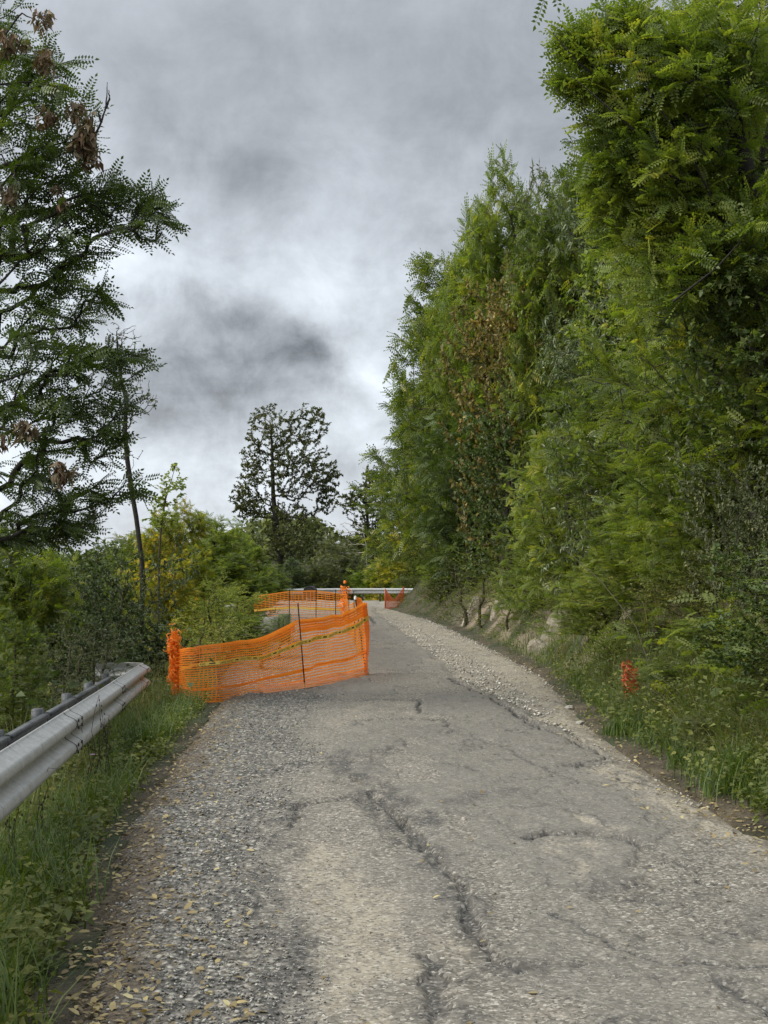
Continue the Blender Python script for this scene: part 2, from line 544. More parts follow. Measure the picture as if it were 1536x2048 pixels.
dark = np.maximum(dark, np.maximum(e1 * .55, e2 * .4) * (.4 + 1.0 * n_c))
dark = np.maximum(dark, np.maximum(crk * .75, crk2 * .6) * (.3 + 1.1 * n_b))
hz = hz + .011 * layer + .006 * layer2 - .010 * crk - .007 * crk2

# dust and sand
dusty([(650, 1700), (680, 1800), (720, 1900), (740, 2048)], .34, .55, .8)
dusty([(800, 1960), (900, 2000), (1000, 2048)], .22, .4)
dusty([(990, 1890), (870, 1878)], .09, .8); dusty([(900, 1900), (960, 1935)], .07, .8)
dusty([(1240, 1545), (1340, 1600), (1450, 1650), (1560, 1720)], .30, .9, .8)
dusty([(460, 1830), (430, 1950), (470, 2048)], .17, .6, .9)
dusty([(640, 1560), (620, 1480), (700, 1440)], .3, .35)
dusty([(1220, 1900), (1250, 1885)], .10, .5); dusty([(1480, 1895), (1560, 1890)], .08, .7)
sr = side(wx, wy, [(742, 1222), (760, 1240), (840, 1300), (905, 1360), (1020, 1425), (1100, 1470), (1222, 1520), (1330, 1640), (1700, 1900), (2400, 2048)])
strip = sstep(sr, 0, .22) * (RY > 8)
dust = np.maximum(dust, strip * (.95 + .5 * n_b))
srut = np.exp(-(side(wx, wy, [(800, 1233), (930, 1290), (1040, 1350), (1150, 1440), (1330, 1600)]) / .32) ** 2) * (RY > 9)
dust = np.maximum(dust, srut)
grav = np.maximum(grav, .4 * strip * (1 - .75 * srut) * sstep(n_a, .30, .50))
# coarse chippings along the left shoulder
tl_ = RX - XL(RY)
gl = (1 - sstep(tl_ + (n_a - .5) * .7, .55 + .25 * sstep(RY, 6, 11), 1.0 + .55 * sstep(RY, 6, 11)))
grav = np.maximum(grav, gl * (.35 + 1.0 * n_b) * (1 - sstep(RY, 19, 21) * .4))
grav = np.maximum(grav, .22 * n_a)
far_ = sstep(RY, 30, 50)
dust = dust * (.45 + .75 * sstep(n_b * .6 + n_c * .4, .38, .60)) * (1 - .35 * layer * (RX < 2)); dust = np.clip(np.maximum(dust, .25 * n_a + .45 * far_), 0, 1.2); dust *= (1 - np.clip(dark, 0, 1) * .8)
litter = np.clip(np.maximum(1 - sstep(tl_ + (n_b - .5) * .45, .0, .36), (1 - sstep(r_ - RX + (n_b - .5) * .2, .05, .30)) * .75), 0, 1)

# relief
hz = hz + (fbm(RX * 1.1, RY * .7, 111, 4) - .5) * .05 + (n_b - .5) * .016 * (1 + grav) + (n_c - .5) * .010 * (1 + 1.5 * grav)
hz = hz - .03 * strip - .02 * np.clip(dust, 0, 1)
lon = HB(np.zeros_like(RY), RY)
edge = sstep(np.minimum(tl_, XR(RY) - RX), -.1, .2)
RZ = lon + .03 + hz * (.35 + .65 * edge) - (1 - edge) * .07

m_road, t, b = mat('worn_asphalt_gravel')
pos = t.geo('Position')
sp = t.n.new('ShaderNodeMapping'); t.put(sp.inputs[0], pos)
v1 = t.voronoi(pos, 75); v2 = t.voronoi(pos, 33); v3 = t.voronoi(pos, 160)
cr1 = t.n.new('ShaderNodeSeparateColor'); t.put(cr1.inputs[0], v1.outputs['Color'])
cr2 = t.n.new('ShaderNodeSeparateColor'); t.put(cr2.inputs[0], v2.outputs['Color'])
cr3 = t.n.new('ShaderNodeSeparateColor'); t.put(cr3.inputs[0], v3.outputs['Color'])
nf = t.noise(pos, 14, 6)[0]; nm = t.noise(pos, 2.2, 5)[0]; ns = t.noise(pos, 90, 3)[0]
bind = t.ramp(nm, [(.3, (.145, .127, .099)), (.55, (.212, .187, .145)), (.75, (.275, .24, .18))])
bind = t.mix(t.rng(nf, .3, .7, 0, .55), bind, (.115, .109, .098))
stone = t.ramp(cr1.outputs[0], [(0, (.055, .052, .047)), (.35, (.145, .132, .110)), (.62, (.235, .215, .18)), (.86, (.36, .335, .28)), (1, (.57, .54, .46))])
asph = t.mix(t.rng(cr3.outputs[1], .25, .6, .25, .95), bind, stone)
topc = t.mix(t.rng(cr3.outputs[2], .6, .9, 0, .5), t.ramp(nf, [(.3, (.135, .128, .112)), (.7, (.20, .188, .163))]), stone)
asph = t.mix(t.math('MULTIPLY', t.attr('layer'), .85), asph, topc)
dustc = t.ramp(t.noise(pos, 22, 5)[0], [(.3, (.30, .26, .19)), (.55, (.39, .345, .26)), (.75, (.48, .43, .335))])
dustc = t.mix(t.rng(t.math('ADD', cr1.outputs[1], t.math('MULTIPLY', nf, .5)), .72, 1.05, 0, .8), dustc, stone)
gst = t.ramp(cr2.outputs[0], [(0, (.07, .07, .067)), (.3, (.15, .147, .135)), (.6, (.26, .25, .222)), (.85, (.42, .40, .345)), (1, (.60, .58, .50))])
gst2 = t.mix(t.rng(cr3.outputs[0], .3, .8, 0, .5), gst, stone)
gst2 = t.mix(t.rng(v2.outputs['Distance'], .32, .62, 0, .75), gst2, (.05, .047, .04))
darkc = t.ramp(cr1.outputs[0], [(0, (.028, .027, .025)), (.6, (.062, .06, .055)), (.93, (.12, .115, .105)), (1, (.3, .29, .26))])
litc = t.ramp(t.noise(pos, 60, 4)[0], [(.3, (.05, .038, .026)), (.55, (.12, .092, .062)), (.75, (.27, .215, .135))])
c = t.mix(t.math('MULTIPLY', t.attr('dust'), t.rng(ns, .25, .6, .55, 1.1)), asph, dustc)
c = t.mix(t.math('MULTIPLY', t.attr('grav'), t.rng(nf, .3, .6, .6, 1.2)), c, gst2)
c = t.mix(t.math('MULTIPLY', t.attr('dark'), .9), c, darkc)
c = t.mix(t.math('MULTIPLY', t.attr('litter'), t.rng(ns, .3, .6, .5, 1.1)), c, litc)
t.put(b.inputs['Base Color'], c); b.inputs['Roughness'].default_value = .93
b.inputs['Specular IOR Level'].default_value = .25
hh = t.math('ADD', t.math('MULTIPLY', cr1.outputs[2], .45),
            t.math('ADD', t.math('MULTIPLY', t.math('MULTIPLY', v2.outputs['Distance'], t.attr('grav')), -1.6), t.math('MULTIPLY', nf, .6)))
bp = t.n.new('ShaderNodeBump'); bp.inputs['Strength'].default_value = .75; bp.inputs['Distance'].default_value = .012
t.put(bp.inputs['Height'], hh); t.l.new(bp.outputs[0], b.inputs['Normal'])
road = link('road', mesh_np('road', np.stack([RX, RY, RZ], -1).reshape(-1, 3), gridfaces(len(ry), NC),
                            {'dust': ('POINT', dust), 'dark': ('POINT', np.clip(dark, 0, 1)), 'grav': ('POINT', np.clip(grav, 0, 1)),
                             'litter': ('POINT', litter), 'layer': ('POINT', np.clip(layer + .6 * layer2, 0, 1))}, True, [m_road]))
tag(road, kind='structure')


def road_at(x, y):
    """bilinear lookup in the road grid -> z, grav, litter, dark"""
    j = np.clip(np.searchsorted(ry, y) - 1, 0, len(ry) - 2)
    uu = np.clip((x - (XL(y) - .12)) / ((XR(y) + .12) - (XL(y) - .12)), 0, .9999)
    i = (uu * (NC - 1)).astype(int)
    return RZ[j, i], grav[j, i], litter[j, i], dark[j, i], dust[j, i]


def rotmat(a, n):
    """frames with x axis a, z axis close to n  -> (N,3,3) columns"""
    a = a / (np.linalg.norm(a, axis=1)[:, None] + 1e-9)
    y = np.cross(n, a); y /= np.linalg.norm(y, axis=1)[:, None] + 1e-9
    z = np.cross(a, y)
    return np.stack([a, y, z], -1)


def inst(TV, TF, pos, R, sc):
    """place a template N times"""
    sc = np.asarray(sc, float)
    if sc.ndim == 1: sc = sc[:, None]
    N, n = len(pos), len(TV)
    V = np.einsum('nij,nkj->nki', R, TV[None] * sc[:, None, :]) + pos[:, None]
    F = TF[None] + (np.arange(N) * n)[:, None, None]
    return V.reshape(-1, 3), F.reshape(-1, TF.shape[1])


def rand_rot(N, rng):
    a = rng.normal(size=(N, 3)); n = rng.normal(size=(N, 3))
    return rotmat(a, n)


def flat_rot(N, rng, tilt=.3):
    th = rng.uniform(0, 2 * np.pi, N)
    a = np.stack([np.cos(th), np.sin(th), rng.normal(0, tilt, N)], -1)
    n = np.stack([rng.normal(0, tilt, N), rng.normal(0, tilt, N), np.ones(N)], -1)
    return rotmat(a, n)


# loose stones
OCT = np.array([(1, 0, 0), (-.9, .1, 0), (.1, .85, .05), (-.1, -.8, 0), (.1, .1, .6), (0, -.1, -.5), (.6, .55, .35), (-.6, -.4, .38)])
OCTF = np.array([(4, 6, 2), (4, 0, 6), (0, 2, 6), (4, 2, 1), (4, 1, 7), (4, 7, 3), (7, 1, 3), (4, 3, 0), (0, 5, 2), (2, 5, 1), (1, 5, 3), (3, 5, 0)])


def stones(name, N, ysamp, dens, smin, smax, mat_, seed, label=None):
    rng = np.random.default_rng(seed)
    y = ysamp(rng, N * 6); x = XL(y) - .1 + (XR(y) - XL(y) + .2) * rng.random(len(y))
    z, gr, li, dk, du = road_at(x, y)
    keep = rng.random(len(y)) < dens(gr, li, dk, du)
    x, y, z = x[keep][:N], y[keep][:N], z[keep][:N]
    n = len(x)
    gk = road_at(x, y)[1]
    s = smin * (smax / smin) ** (rng.random(n) ** 2.2 * (.35 + .65 * np.clip(gk * 1.6, 0, 1)))
    P = np.stack([x, y, z + s * .22], -1)
    sc = np.stack([s, s * rng.uniform(.7, 1, n), s * rng.uniform(.5, .9, n)], -1) * .5
    V, F = inst(OCT, OCTF, P, flat_rot(n, rng, .35), sc)
    r = np.repeat(rng.random(n), len(OCTF))
    o = link(name, mesh_np(name, V, F, {'rnd': ('FACE', r)}, False, [mat_]))
    return tag(o, label, kind='stuff')


m_stone, t, b = mat('chippings')
r = t.attr('rnd')
c = t.ramp(r, [(0, (.06, .06, .06)), (.2, (.12, .12, .115)), (.45, (.21, .205, .19)), (.7, (.32, .31, .27)), (.88, (.45, .43, .37)), (1, (.62, .60, .53))])
c = t.mix(t.rng(t.noise(t.geo('Position'), 120, 3)[0], .3, .7, 0, .4), c, (.12, .115, .10))
t.put(b.inputs['Base Color'], c); b.inputs['Roughness'].default_value = .85
near = lambda rng, n: 4.4 * np.exp(rng.random(n) ** 1.15 * math.log(22 / 4.4))
stones('loose_gravel', 26000, near, lambda g_, l, k, d: .010 + .99 * np.clip(g_ * 1.15 - .25 * l, 0, 1) ** 1.3, .006, .027, m_stone, 5,
       'grey and pale chippings lying loose over the road and its shoulders')

_sg = lambda x, y: side(x, y, [(742, 1222), (760, 1240), (840, 1300), (905, 1360), (1020, 1425), (1100, 1470), (1222, 1520), (1330, 1640), (1700, 1900), (2400, 2048)])
_strip = sstep(side(RX, RY, [(742, 1222), (760, 1240), (840, 1300), (905, 1360), (1020, 1425), (1100, 1470), (1222, 1520), (1330, 1640), (1700, 1900), (2400, 2048)]), 0, .2) * (1 - .8 * srut)
_keep = grav.copy(); grav = _strip
m_pst, t, b = mat('pale_rubble')
r = t.attr('rnd')
t.put(b.inputs['Base Color'], t.ramp(r, [(0, (.24, .225, .19)), (.3, (.36, .34, .29)), (.7, (.50, .47, .40)), (1, (.66, .63, .55))])); b.inputs['Roughness'].default_value = .9
stones('pale_gravel', 7500, lambda rng, n: 9 * np.exp(rng.random(n) * math.log(45 / 9)), lambda g_, l, k, d: np.clip(g_ - .3 * l, 0, 1) ** 1.2, .015, .07, m_pst, 15,
       'pale broken stone banked along the right side of the lane into the bend')
grav = _keep
# ------------------------------------------------------------------ guardrails
def galv(name, c1, c2, rough, metal=.35):
    m, t, b = mat(name)
    co = t.geo('Position')
    n = t.noise(co, 9, 5)[0]; n2 = t.noise(co, 70, 3)[0]
    mp_ = t.n.new('ShaderNodeMapping'); t.put(mp_.inputs[0], co); mp_.inputs['Scale'].default_value = (14, 14, 1.2)
    st = t.noise(mp_.outputs[0], 2.0, 4)[0]
    c = t.mix(t.rng(n, .3, .7), c1, c2)
    c = t.mix(t.rng(n2, .4, .75, 0, .35), c, tuple(x * .6 for x in c1))
    c = t.mix(t.rng(st, .52, .72, 0, .55), c, (.20, .185, .16))
    t.put(b.inputs['Base Color'], c); b.inputs['Roughness'].default_value = rough
    b.inputs['Metallic'].default_value = metal
    t.put(b.inputs['Roughness'], t.rng(n2, .3, .7, rough - .1, rough + .12))
    return m


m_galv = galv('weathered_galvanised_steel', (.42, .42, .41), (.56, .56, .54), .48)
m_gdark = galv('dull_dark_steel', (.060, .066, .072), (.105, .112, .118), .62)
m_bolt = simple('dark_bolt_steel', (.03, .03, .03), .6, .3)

WP = np.array([(0, -.004), (.006, .0), (.014, .006), (.044, .066), (.058, .080), (.078, .084), (.098, .080), (.112, .066), (.142, .014), (.155, .006),
               (.168, .014), (.198, .066), (.212, .080), (.232, .084), (.252, .080), (.266, .066), (.296, .006), (.304, .0), (.310, -.004)])  # (z, out)


def wbeam(mb, P0, P1, n=10, path=None, th=.004, scale=1.0):
    """corrugated beam between two points given at its bottom edge; outward = right of travel"""
    P = np.array([np.asarray(P0) + (np.asarray(P1) - P0) * k for k in np.linspace(0, 1, n)]) if path is None else np.asarray(path, float)
    T = np.gradient(P, axis=0); T[:, 2] = 0; T /= np.linalg.norm(T, axis=1)[:, None]
    O = np.stack([T[:, 1], -T[:, 0], np.zeros(len(T))], -1)
    k = len(WP); n = len(P)
    rings = []
    for off in (0.0, -th):
        rings.append(P[:, None] + O[:, None] * (WP[None, :, 1, None] * scale + off) + np.array((0, 0, 1.))[None, None] * WP[None, :, 0, None] * scale)
    V = np.concatenate([rings[0], rings[1][:, ::-1]], 1)   # closed loop per station
    m = 2 * k
    i = np.arange(n - 1)[:, None] * m; j = np.arange(m)[None]; j2 = (j + 1) % m
    F = np.stack([i + j, i + m + j, i + m + j2, i + j2], -1).reshape(-1, 4)
    mb.add(V.reshape(-1, 3), F)
    for e in (0, n - 1):
        q = V[e]; F = [(a, a + 1, m - 2 - a, m - 1 - a) for a in range(k - 1)]
        mb.add(q, np.array(F) if e else np.array(F)[:, ::-1])
    return mb


RT = np.array((-.107, 1.0, 0)); RT /= np.linalg.norm(RT)
RO = np.array((RT[1], -RT[0], 0))
def rail_pt(d, out=0.0, dz=0.0):
    z = .66 + (d - 6.4) * (.39 - .66) / 10.6
    p = np.array((-1.765 - .107 * (d - 6.4), d, z - .31 + dz)) + RO * out
    if d > 14: p[2] -= .0
    return p


gr = thing('guardrail', (float(rail_pt(9)[0]), 9, float(H(rail_pt(9)[0], 9))),
           'long pale galvanised guardrail sinking along the grass verge, with dark rear posts', 'guardrail')
gl0 = np.array(gr.location)
joints = [-1.7, 1.9, 5.5, 9.1, 12.7, 16.3]
for k, (a, b_) in enumerate(zip(joints[:-1], joints[1:])):
    mb = MB(); wbeam(mb, rail_pt(a - .16, .0045 * (k % 2)), rail_pt(b_ + .16, .0045 * (k % 2)), 6)
    o = rel(mb, gl0).obj('beam', m_galv, gr, True)
    # bolts and slots at the lap
    for (dd, zz) in [(-.10, .055), (-.10, .10), (.10, .055), (.10, .10), (-.10, .21), (.10, .21), (-.1, .255), (.1, .255)]:
        bm_ = MB(); c_ = rail_pt(b_ + dd, .006 + np.interp(zz, WP[:, 0], WP[:, 1]) + .004 * 1.5, zz)
        bm_.tube([c_ - RO * .004, c_ + RO * .005], .011, 8)
        rel(bm_, gl0).obj('bolt', m_bolt, o)
# folded-back terminal
path = [rail_pt(16.3 - .16, .009)]
ang = math.atan2(RT[1], RT[0]); p = rail_pt(16.3, .009); path.append(p.copy())
for k in range(9):
    if k > 2: ang += math.radians(17)
    p = p + np.array((math.cos(ang), math.sin(ang), 0)) * .13 + np.array((0, 0, -.004)); path.append(p.copy())
mb = MB(); wbeam(mb, None, None, path=path); rel(mb, gl0).obj('end_terminal', m_galv, gr, True)
for k in range(9):
    d = 15.8 - k * 1.8
    zt = rail_pt(d)[2] + .31 - .09
    q = rail_pt(d, -.33); gz = float(H(q[0], q[1])) - .3
    mb = MB()
    RR = np.stack([RO, RT, (0, 0, 1)], -1)
    hh = zt - gz
    mb.box((q[0], q[1], gz + hh / 2), (.005, .11, hh), RR); mb.box((q[0] - .03, q[1], zt - .07), (.075, .13, .16), RR)
    for s in (-1, 1):
        mb.box(np.array((q[0], q[1], gz + hh / 2)) + RT * s * .0575 - RO * .03, (.065, .005, hh), RR)
        mb.box(np.array((q[0], q[1], gz + hh / 2)) + RT * s * .045 - RO * .0655, (.005, .03, hh), RR)
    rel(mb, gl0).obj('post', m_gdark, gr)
    mb = MB(); c_ = rail_pt(d, -.15, .10)
    mb.box(c_ + np.array((0, 0, -.02)), (.26, .05, .08), RR)
    
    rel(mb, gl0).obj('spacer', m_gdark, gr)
for k in range(8):
    d0, d1 = 15.8 - 1.8 * (k + 1) + .07, 15.8 - 1.8 * k - .07
    mb = MB(); c0, c1 = rail_pt(d0, -.30, -.055), rail_pt(d1, -.30, -.055); L_ = np.linalg.norm(c1 - c0); ax = (c1 - c0) / L_
    R3 = np.stack([RO, ax, np.cross(RO, ax)], -1); cm = (c0 + c1) / 2
    for dz, hh, ox in ((.205, .10, 0), (.165, .022, .018), (.245, .022, .018), (.115, .06, -.01)):
        mb.box(cm + (0, 0, dz) + RO * ox, (.035, L_, hh), R3)
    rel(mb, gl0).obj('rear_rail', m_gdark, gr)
# dark strips standing in for the shadow and dirt line at the laps
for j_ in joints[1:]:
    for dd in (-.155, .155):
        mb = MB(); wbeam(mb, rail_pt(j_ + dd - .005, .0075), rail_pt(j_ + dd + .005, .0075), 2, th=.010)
        rel(mb, gl0).obj('lap_shadow_line', m_bolt, gr)

# far guardrail across the bend
def far_guard():
    pts = np.array([(-5.6, 75.6), (-4.9, 76.6), (-4.2, 77.2), (-3, 77.9), (-1.5, 78.3), (0, 78.4), (1.5, 78.3), (3.2, 77.6)])
    z0 = -.25
    t_ = thing('guardrail', (0, 78, z0), 'distant guardrail crossing the road end at the bend, pale top edge', 'guardrail')
    L = t_.location
    def sm(a, n=9):
        uu = np.linspace(a, a + 1.75, n); q = np.stack([np.interp(uu, np.arange(8), pts[:, 0]), np.interp(uu, np.arange(8), pts[:, 1])], -1)
        return np.column_stack([q, np.full(n, z0 + .42)])
    for a in (0, 1.75, 3.5, 5.25):
        mb = MB(); wbeam(mb, None, None, path=sm(a), th=.006); rel(mb, L).obj('beam', m_galv, t_, True)
    for uu in np.arange(.3, 7, .65):
        x = np.interp(uu, np.arange(8), pts[:, 0]); y = np.interp(uu, np.arange(8), pts[:, 1]) + .12
        mb = MB(); mb.box((x, y, z0 + .28), (.10, .06, .92)); mb.box((x, y - .07, z0 + .57), (.07, .1, .14))
        rel(mb, L).obj('post', m_gdark, t_)
far_guard()

# ------------------------------------------------------------------ orange barrier netting
def plastic(name, a, b_, trans=.25):
    m, t, b = mat(name)
    n = t.noise(t.geo('Position'), 5, 4)[0]
    c = t.mix(t.rng(n, .3, .7), a, b_)
    t.put(b.inputs['Base Color'], c); b.inputs['Roughness'].default_value = .45
    tr = t.n.new('ShaderNodeBsdfTranslucent'); t.put(tr.inputs[0], c)
    ms = t.n.new('ShaderNodeMixShader'); ms.inputs[0].default_value = trans
    t.l.new(b.outputs[0], ms.inputs[1]); t.l.new(tr.outputs[0], ms.inputs[2]); t.l.new(ms.outputs[0], t.n['Material Output'].inputs[0])
    return m


m_net = plastic('orange_net_plastic', (.93, .27, .02), (.98, .36, .045), .4)
m_netf = plastic('faded_net_plastic', (.82, .33, .12), (.92, .43, .20), .4)
m_netd = plastic('dull_red_orange_plastic', (.46, .075, .022), (.62, .12, .035), .2)
m_tape = plastic('yellow_tape_plastic', (.80, .56, .06), (.86, .66, .16), .25)
m_ink = simple('black_tape_print', (.03, .028, .02), .6)
m_rust = simple('rusty_rebar', (.075, .032, .018), .85, .2, .4, 60, .4)
m_cap = simple('white_plastic_cap', (.75, .75, .72), .5)


class Surf:
    """net surface: S(s, v), s along 0..L metres, v 0 bottom .. 1 top"""
    def __init__(self, bot, top, seed=0, rip=.03, sag=0.0):
        self.b = np.asarray(bot, float); self.t = np.asarray(top, float)
        dl = np.linalg.norm(np.diff((self.b + self.t) / 2, axis=0), axis=1)
        self.c = np.concatenate([[0], np.cumsum(dl)]); self.L = self.c[-1]
        self.seed = seed; self.rip = rip; self.sag = sag
        d = self.b[-1] - self.b[0]; self.n = np.array((-d[1], d[0], 0)); self.n /= np.linalg.norm(self.n)

    def __call__(self, s, v):
        s = np.asarray(s, float); v = np.asarray(v, float)
        B = np.stack([np.interp(s, self.c, self.b[:, i]) for i in range(3)], -1)
        T = np.stack([np.interp(s, self.c, self.t[:, i]) for i in range(3)], -1)
        vv = v + (vnoise(s * 1.1, v * 3 + self.seed, self.seed) - .5) * .05 * np.sin(np.pi * np.clip(v, 0, 1))
        P = B + (T - B) * vv[..., None]
        r = (fbm(s * 1.6, v * 1.5, self.seed + 5, 3) - .5) * 2 * self.rip + np.sin(s * 3 + v * 2) * self.rip * .3
        P = P + self.n * r[..., None]
        P[..., 2] += (vnoise(s * 4, v * 2, self.seed + 9) - .5) * .018 - self.sag * np.sin(np.pi * np.clip(s / self.L, 0, 1))
        return P


def ribbon(mb, S, s, v, wdt, horizontal, off=0.0):
    """strand along arrays s, v in the net surface"""
    hs = wdt / 2
    ds, dv = (0, hs) if horizontal else (hs, 0)
    a = S(s - ds, v - dv); b_ = S(s + ds, v + dv)
    o = S.n * off
    n = len(s)
    V = np.stack([a + o, b_ + o], 1).reshape(-1, 3)
    i = np.arange(n - 1) * 2
    F = np.stack([i, i + 2, i + 3, i + 1], -1)
    mb.add(V, F, RNG.random())


def netting(S, s0, s1, v0, v1, rows, step, wh, wv, off=0.0, ns=None, skip=None):
    mb = MB(); height = 1.0
    ns = ns or max(8, int((s1 - s0) / .08))
    s = np.linspace(s0, s1, ns)
    for k in range(rows + 1):
        v = v0 + (v1 - v0) * k / rows
        ribbon(mb, S, s, np.full(ns, v), wh * (1.8 if k in (0, rows) else 1), True, off)
    for x in np.arange(s0, s1, step):
        nv = 13
        x2 = x + RNG.normal(0, step * .05)
        if skip and skip(x): continue
        ribbon(mb, S, np.full(nv, x2), np.linspace(v0, v1, nv), wv, False, off + .001)
    return mb


def rebar(base, top, r=.008):
    mb = MB(); base = np.asarray(base, float); top = np.asarray(top, float)
    n = 26; P = np.array([base + (top - base) * k for k in np.linspace(0, 1, n)])
    rad = np.full(n, r); rad[::2] *= 1.25
    mb.tube(P, rad, 6); return mb


def gpt(px, py, z=0.0):
    x, y = G(px, py, z); return np.array((x, y, z))


# front net across the lost lane
fb = [gpt(352, 1392, -.05), gpt(395, 1402), gpt(440, 1402), gpt(520, 1388), gpt(605, 1376), gpt(690, 1361), gpt(733, 1351)]
ft_px = [(352, 1300), (395, 1294), (440, 1290), (520, 1277), (596, 1242), (680, 1230), (731, 1207)]
ft = [W(px, py, q[1] + .03) for (px, py), q in zip(ft_px, fb)]
S1 = Surf(fb, ft, 3, .06)
fn = thing('barrier_net', tuple(fb[4]), 'orange plastic barrier net stretched across the left lane between rusty rods', 'safety net')
L0 = np.array(fn.location)
i_post = S1.c[4]
mb = netting(S1, .0, S1.L, 0.0, 1.0, 24, .045, .019, .010)
rel(mb, L0).obj('netting', m_net, fn)
# folded double layer along the top and bunched column by the last rod
mb = netting(S1, .05, i_post - .12, .88, .985, 3, .042, .016, .010, -.02)
for V in mb.V: V += np.array((.012, 0, .006))
rel(mb, L0).obj('top_fold', m_net, fn)
mb = netting(S1, i_post + .05, S1.L, .86, .97, 3, .042, .017, .010, -.02)
rel(mb, L0).obj('top_fold', m_net, fn)
mb = netting(S1, S1.L - .17, S1.L, .02, 1.0, 46, .016, .016, .011, -.035)
rel(mb, L0).obj('bunched_edge', m_net, fn)
# solid band
mb = MB(); ss = np.linspace(.12, S1.L - .12, 60)
ribbon(mb, S1, ss, .20 + .14 * (ss / S1.L) + .012 * np.sin(ss * 5), .042, True, -.012)
rel(mb, L0).obj('solid_band', m_net, fn)
# slack skirt lying on the ground by the road
sb = [p_ + np.array((.05, -.10 - .12 * math.sin(k), .03)) for k, p_ in enumerate(fb[3:])]
st_ = [p_ + np.array((0, -.01, .10)) for p_ in fb[3:]]
S1b = Surf(sb, st_, 13, .02)
mb = netting(S1b, 0, S1b.L, 0, 1, 4, .04, .11, .014, 0)
rel(mb, L0).obj('skirt', m_netf, fn)
p_bot, p_top = W(612, 1376, fb[4][1] - .02), W(596, 1206, fb[4][1] + .02)
rel(rebar(p_bot - (0, 0, .1), p_top), L0).obj('rod', m_rust, fn)
p_bot, p_top = W(735, 1353, fb[6][1] - .02), W(711, 1199, fb[6][1] + .1)
rel(rebar(p_bot - (0, 0, .1), p_top, .010), L0).obj('rod', m_rust, fn)
mb = MB(); mb.tube([p_top, p_top + (0, 0, .03), p_top + (0, 0, .055)], [.022, .022, .012], 8)
rel(mb, L0).obj('rod_cap', m_cap, fn)
p_bot, p_top = W(357, 1392, fb[0][1]), W(352, 1280, fb[0][1])
rel(rebar(p_bot - (0, 0, .1), p_top), L0).obj('rod', m_rust, fn)
# loose flap blowing over the last rod
F0 = W(712, 1206, 20.0); SF = Surf([F0 + (0, 0, -.10), F0 + (.10, 0, -.14), F0 + (.19, .02, -.20)], [F0 + (0, 0, .07), F0 + (.08, .0, .05), F0 + (.12, .02, -.06)], 21, .03)
mb = netting(SF, 0, SF.L, 0, 1, 12, .016, .09, .008); rel(mb, L0).obj('loose_flap', m_net, fn)


def crumple(mb, base, top, r, n, rng, w=.018):
    base = np.asarray(base); top = np.asarray(top)
    for k in range(n):
        f_ = rng.random(); c = base + (top - base) * f_ + np.array((.02 * math.sin(f_ * 13), 0, 0)); m = 9
        a0 = rng.uniform(0, 6.28); rr = r * rng.uniform(.3, 1.3) * (.55 + .9 * float(vnoise(f_ * 7, 3.3, int(abs(top[0] * 10))))) * (1 + .35 * (np.linalg.norm(c - top) < .18))
        th = a0 + np.linspace(0, rng.uniform(2, 5.5), m)
        P = c + np.stack([np.cos(th) * rr, np.sin(th) * rr, np.cumsum(rng.normal(0, .02, m)) + np.sin(th * 2) * .02], -1)
        P += np.cumsum(rng.normal(0, r * .2, (m, 3)), 0)
        up = np.array((0, 0, 1.)) + rng.normal(0, .7, 3); up /= np.linalg.norm(up)
        ww = w * rng.uniform(.5, 1.3)
        V = np.stack([P - up * ww / 2, P + up * ww / 2], 1).reshape(-1, 3); i = np.arange(m - 1) * 2
        mb.add(V, np.stack([i, i + 2, i + 3, i + 1], -1), rng.random())


rr_ = np.random.default_rng(4)
mb = MB(); crumple(mb, W(356, 1388, 17.05), W(350, 1272, 17.05), .055, 300, rr_, .017)
rel(mb, L0).obj('wound_net', m_net, fn)

# warning tape tied across the front net
tp = thing('warning_tape', tuple(S1(np.array([S1.L / 2]), np.array([.7]))[0]), 'yellow warning tape with black lettering drawn across the orange net', 'tape')
TL = np.array(tp.location)
def tv(s): return np.interp(s, [0, .25, .9, i_post, S1.L], [.62, .62, .69, .69, .80]) + .004 * np.sin(s * 7)
mb = MB(); ss = np.linspace(-.02, S1.L - .02, 90)
ribbon(mb, S1, ss, tv(ss), .060, True, -.045)
rel(mb, TL).obj('strip', m_tape, tp)
cu = bpy.data.curves.new('txt', 'FONT'); cu.body = 'LAVORI IN CORSO'; cu.size = 1.0
to = bpy.data.objects.new('txt', cu); COL.objects.link(to)
bpy.context.view_layer.update()
tm = to.to_mesh(); TV = np.array([v.co[:] for v in tm.vertices]); TF3 = []
tm.calc_loop_triangles(); TF3 = np.array([tuple(q.vertices) for q in tm.loop_triangles]); to.to_mesh_clear()
bpy.data.objects.remove(to); bpy.data.curves.remove(cu)
TV[:, 0] -= TV[:, 0].min(); tw = TV[:, 0].max(); th_ = .62
hgt = TV[:, 1].max()
def tape_map(q, s0, lw, lh):
    """q (n,2) in text units -> on the tape"""
    s = s0 + q[:, 0] / tw * lw; v = tv(s) + (q[:, 1] / hgt - .5) * lh
    return S1(s, v) - S1.n * .049
rep = .46; k = 0; s0 = .12
while s0 + .44 < S1.L - .05:
    mb = MB(); mb.add(tape_map(TV, s0, .29, .036), TF3); rel(mb, TL).obj('lettering', m_ink, tp)
    mb = MB(); qx = np.linspace(0, tw, 5)
    Q = np.concatenate([np.stack([qx, qx * 0 + .22 * hgt], -1), np.stack([qx, qx * 0 + .78 * hgt], -1)])
    F = [(a, a + 1, a + 6, a + 5) for a in range(4)]
    mb.add(tape_map(Q, s0 + .335, .075, .036), F); rel(mb, TL).obj('dash', m_ink, tp)
    s0 += rep

